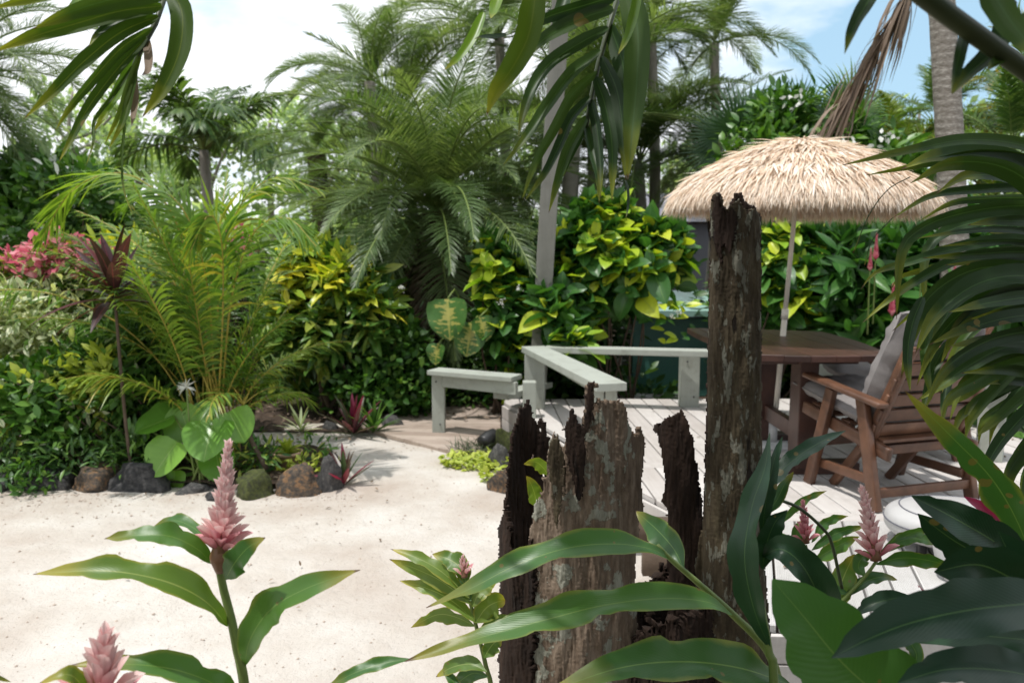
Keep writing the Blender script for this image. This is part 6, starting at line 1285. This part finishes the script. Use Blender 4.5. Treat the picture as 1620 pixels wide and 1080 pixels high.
# ================================================================ strap leaved palm at the right
SP = thing('strap_leaf_palm', 'dark palm with long arching strap leaves reaching in from the right edge', 'palm', (P(1760, 700, 2.0).x, 2.0, 0))
base_c = P(1740, 560, 2.0)
g = Geo(); tube(g, [[base_c.x, 2.0, 0], list(base_c)], [.03, .02], 10, 8); put('trunk', g.mesh('trunk', M['stem_dark']), SP)
for q0_, q1_ in (((1740, 560), (1680, 240)), ((1740, 560), (1700, 380)), ((1740, 560), (1700, 660))):
    g = Geo(); tube(g, [list(P(*q0_, 2.0)), list(P((q0_[0] + q1_[0]) / 2 + 30, (q0_[1] + q1_[1]) / 2, 1.95)), list(P(*q1_, 1.9))], [.012, .007], 8, 12); put('rachis', g.mesh('rachis', M['stem_dark']), SP)
straps = [
 ([(1690, 250), (1600, 226), (1520, 222), (1440, 238), (1330, 262)], 24, 25), ([(1690, 330), (1620, 268), (1550, 246), (1480, 248), (1425, 268)], 44, 30), ([(1690, 380), (1640, 300), (1580, 262), (1500, 258), (1440, 290)], 40, -30),
 ([(1690, 300), (1610, 298), (1530, 302), (1470, 312), (1412, 345)], 20, 30), ([(1690, 330), (1600, 326), (1520, 338), (1460, 360), (1425, 400), (1418, 505)], 30, -25), ([(1690, 380), (1600, 364), (1530, 366), (1450, 377)], 14, 20),
 ([(1690, 400), (1600, 380), (1510, 394), (1440, 415), (1385, 432), (1362, 458)], 24, 28), ([(1690, 400), (1610, 398), (1540, 402), (1460, 408)], 22, -20), ([(1690, 420), (1600, 404), (1520, 410), (1450, 445), (1400, 480), (1365, 510)], 26, 22),
 ([(1690, 440), (1600, 422), (1530, 430), (1470, 470), (1440, 530), (1425, 600)], 40, -28), ([(1690, 450), (1610, 436), (1540, 452), (1480, 500), (1448, 560)], 44, 28), ([(1690, 470), (1610, 462), (1540, 480), (1480, 540), (1450, 610)], 32, -20),
 ([(1690, 500), (1610, 500), (1530, 520), (1470, 545)], 30, 22), ([(1690, 520), (1600, 528), (1540, 550), (1490, 590), (1462, 650)], 30, -28), ([(1690, 560), (1600, 548), (1530, 580), (1490, 610), (1450, 634)], 40, 25), ([(1690, 575), (1610, 574), (1540, 604), (1500, 630), (1488, 668)], 32, -25),
 ([(1690, 590), (1620, 600), (1560, 632), (1520, 660), (1508, 700)], 30, 25), ([(1690, 560), (1620, 540), (1560, 540), (1500, 548)], 34, 15), ([(1460, 470), (1444, 510), (1436, 560), (1440, 620)], 24, 5), ([(1500, 540), (1478, 580), (1466, 620), (1458, 655)], 22, -10),
 ([(1690, 620), (1640, 640), (1590, 690), (1560, 740), (1548, 790)], 30, 25), ([(1690, 640), (1650, 680), (1600, 740), (1588, 800)], 36, -25), ([(1690, 600), (1630, 620), (1570, 670), (1545, 690)], 26, 20), ([(1690, 660), (1650, 710), (1625, 780), (1615, 830)], 30, 25),
 ([(1690, 540), (1640, 560), (1590, 600), (1540, 660), (1525, 700)], 28, 20), ([(1690, 350), (1640, 350), (1580, 350), (1530, 356)], 26, 10), ([(1690, 480), (1640, 470), (1570, 478), (1500, 494)], 30, 15), ([(1700, 700), (1660, 740), (1640, 800), (1632, 860)], 34, 12),
 ([(1690, 620), (1630, 590), (1580, 584), (1520, 590)], 26, -15)]
for i, (pts, w_, ro) in enumerate(straps):
    dd = 1.7 + .35 * ((i * .618) % 1)
    sh_ = random.uniform(14, 30); blade('leaflet', [(x + 16 + 6 * j, y + sh_ - 3 * j, dd + .22 + .1 * (1 - j / (len(pts) - 1))) for j, (x, y) in enumerate(pts)], w_ * .7, M['strap'], SP, prof='strap', roll=-ro, seed=160 + i, ns=18, nac=5, wave=.01, fold=.2)
    blade('leaflet', [(x, y, dd + .1 * (1 - j / (len(pts) - 1))) for j, (x, y) in enumerate(pts)], w_ * .76, M['strap'], SP, prof='strap', roll=ro, seed=110 + i, ns=20, nac=5, wave=.01, fold=.2)
for i, pts in enumerate([[(1440, 280), (1405, 300), (1375, 340), (1350, 400)], [(1412, 345), (1380, 380), (1368, 420)]]):
    stem('thread', [(x, y, 1.8) for x, y in pts], .0012, M['strap'], SP, 14, 5)

# ================================================================ palm overhead: hanging fronds seen at the top of the picture
OP = thing('overhanging_palm', 'broad leaved palm above the camera whose fronds hang into the top of the picture', 'palm', (.75, -.9, 0))
crown = Vector((.55, -.15, 3.25))
g = Geo(); tube(g, [[.75, -.9, 0], [.72, -.75, 1.6], list(crown - Vector((0, 0, .1)))], [.09, .07, .06], 14, 20, bump=.05); put('trunk', g.mesh('trunk', M['ringed']), OP)
def hanging(rpts, leaflets, rad=(.004, .007), d=1.5, mat='strap', direct=False):
    g = Geo(); e = P(*rpts[-1]); pts = [list(P(*q)) for q in rpts] + ([] if direct else [list((e + crown) / 2 + Vector((0, 0, .35)))]) + [list(crown)]
    tube(g, pts, [rad[0], rad[1], rad[1] * 1.4, rad[1] * 2, .02], 8, 40); f_ = put('frond', g.mesh('frond', M['stem_dark']), OP)
    for i, it in enumerate(leaflets):
        q, w_, ro = it[:3]; mm = it[3] if len(it) > 3 else mat; dd = it[4] if len(it) > 4 else d
        blade('leaflet', [(x, y, dd - .03 * j) for j, (x, y) in enumerate(q)], w_ * .88, M[mm], f_, prof='strap', roll=ro, seed=200 + i + int(rpts[0][0]), ns=18, nac=5, wave=.008, fold=.22)
    return f_
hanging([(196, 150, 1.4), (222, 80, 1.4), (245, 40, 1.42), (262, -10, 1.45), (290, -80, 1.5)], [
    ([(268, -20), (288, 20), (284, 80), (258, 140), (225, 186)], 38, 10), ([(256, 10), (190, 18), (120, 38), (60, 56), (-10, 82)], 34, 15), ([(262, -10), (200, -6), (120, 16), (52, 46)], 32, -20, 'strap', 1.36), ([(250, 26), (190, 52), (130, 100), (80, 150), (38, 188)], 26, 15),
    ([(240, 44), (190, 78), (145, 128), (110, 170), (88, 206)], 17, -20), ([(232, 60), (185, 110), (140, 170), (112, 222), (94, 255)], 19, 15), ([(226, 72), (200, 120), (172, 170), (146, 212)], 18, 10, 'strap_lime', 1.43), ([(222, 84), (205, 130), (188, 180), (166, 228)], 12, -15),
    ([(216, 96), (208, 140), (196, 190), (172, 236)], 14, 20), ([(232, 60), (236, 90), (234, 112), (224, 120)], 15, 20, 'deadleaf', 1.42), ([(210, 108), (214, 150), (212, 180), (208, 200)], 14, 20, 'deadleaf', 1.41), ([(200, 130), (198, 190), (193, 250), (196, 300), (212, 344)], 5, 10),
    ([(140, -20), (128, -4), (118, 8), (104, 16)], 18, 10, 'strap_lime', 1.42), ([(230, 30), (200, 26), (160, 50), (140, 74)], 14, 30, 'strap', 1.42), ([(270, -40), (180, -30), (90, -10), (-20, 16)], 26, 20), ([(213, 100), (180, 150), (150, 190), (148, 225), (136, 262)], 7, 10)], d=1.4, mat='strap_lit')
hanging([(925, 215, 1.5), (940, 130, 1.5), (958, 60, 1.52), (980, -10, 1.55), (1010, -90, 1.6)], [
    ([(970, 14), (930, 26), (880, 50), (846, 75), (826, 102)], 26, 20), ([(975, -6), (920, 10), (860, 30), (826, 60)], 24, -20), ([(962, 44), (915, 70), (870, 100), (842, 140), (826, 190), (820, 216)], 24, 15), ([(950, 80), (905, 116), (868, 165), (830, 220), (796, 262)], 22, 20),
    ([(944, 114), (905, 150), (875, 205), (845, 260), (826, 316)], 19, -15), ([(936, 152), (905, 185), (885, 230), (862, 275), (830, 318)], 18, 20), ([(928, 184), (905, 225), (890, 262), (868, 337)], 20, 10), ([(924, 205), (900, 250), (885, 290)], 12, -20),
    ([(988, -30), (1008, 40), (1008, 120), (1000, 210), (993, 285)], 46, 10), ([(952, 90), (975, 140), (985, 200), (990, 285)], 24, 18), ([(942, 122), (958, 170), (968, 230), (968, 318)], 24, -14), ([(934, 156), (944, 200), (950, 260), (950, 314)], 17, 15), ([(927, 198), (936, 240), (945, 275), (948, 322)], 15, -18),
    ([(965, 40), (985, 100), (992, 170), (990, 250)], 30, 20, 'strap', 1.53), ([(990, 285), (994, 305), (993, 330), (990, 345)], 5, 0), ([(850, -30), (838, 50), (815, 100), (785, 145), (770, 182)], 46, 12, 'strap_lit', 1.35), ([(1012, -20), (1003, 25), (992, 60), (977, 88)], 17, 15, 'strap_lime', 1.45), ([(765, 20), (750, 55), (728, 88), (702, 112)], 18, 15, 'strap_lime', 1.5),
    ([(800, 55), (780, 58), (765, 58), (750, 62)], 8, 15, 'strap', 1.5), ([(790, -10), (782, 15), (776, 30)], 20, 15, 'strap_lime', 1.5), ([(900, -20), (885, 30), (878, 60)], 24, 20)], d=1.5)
hanging([(1700, 170, 1.02), (1620, 110, 1.0), (1540, 52, .98), (1460, -8, .96), (1380, -90, .92), (1330, -420, .7)], [
    ([(1400, -40), (1375, 0), (1352, 40), (1336, 86)], 26, 15, 'strap', 1.1), ([(1560, -30), (1590, 20), (1620, 60), (1650, 90)], 46, 15, 'strap', .95), ([(1600, 0), (1580, 70), (1530, 120), (1506, 150)], 34, 20, 'strap', 1.05), ([(1600, 80), (1580, 95), (1560, 112)], 22, 10, 'strap', 1.02), ([(1530, 40), (1520, 75), (1512, 115), (1505, 150)], 20, -20, 'strap', 1.02), ([(1640, 20), (1620, 50), (1600, 70)], 34, 20, 'strap', 1.05)], rad=(.011, .013), d=1.0, direct=True)
CN = frond_set('canopy', M['strap'], M['stem_dark'], [(62, dict(L=1.9, bend=48, n=26, ll=.62, lw=.06, a0=60, a1=25, ldroop=.35, vee=.15, start=.2, rr=.018)), (45, dict(L=1.9, bend=38, n=26, ll=.62, lw=.06, a0=60, a1=25, ldroop=.3, vee=.15, start=.2, rr=.018)), (28, dict(L=1.8, bend=22, n=26, ll=.6, lw=.06, a0=60, a1=25, ldroop=.3, vee=.15, start=.2, rr=.018))])
for i in range(16):  # out-of-view fronds added to the crown to shade the foreground
    put('frond', CN[i % 3][1], OP, Matrix.Translation(crown) @ Matrix.Rotation(R(-115 + i * 230 / 15 + (i % 3) * 4), 4, 'Z'))

# unseen tree added behind and above the camera to darken stump and foreground leaves
def shade_lobe(x, y, z, a, b, c): return (np.array([x, y, z]), np.array([a, b, c]))
bush_fine('unseen_shade_tree', 'unseen leafy tree added behind the camera to shade the foreground', 'tree', [shade_lobe(1.7, .75, 3.5, 1.2, .8, .5), shade_lobe(.5, 1.25, 3.45, .8, .6, .4), shade_lobe(.2, -.3, 3.6, 1.3, .8, .45), shade_lobe(2.9, -.4, 3.0, 1.0, 1.1, 1.2), shade_lobe(1.2, -1.6, 2.4, 1.6, .6, 1.5), shade_lobe(-1.0, -1.8, 2.0, 1.3, .6, 1.2)], 12000, .13, M['deep'], tpl=leaf_tpl('oval', .5, 2, .1, .1, 0, 3), seed=99, nstem=10, stemr=.05, base=(1.6, -1.8, 0), shell=.2, front=0)
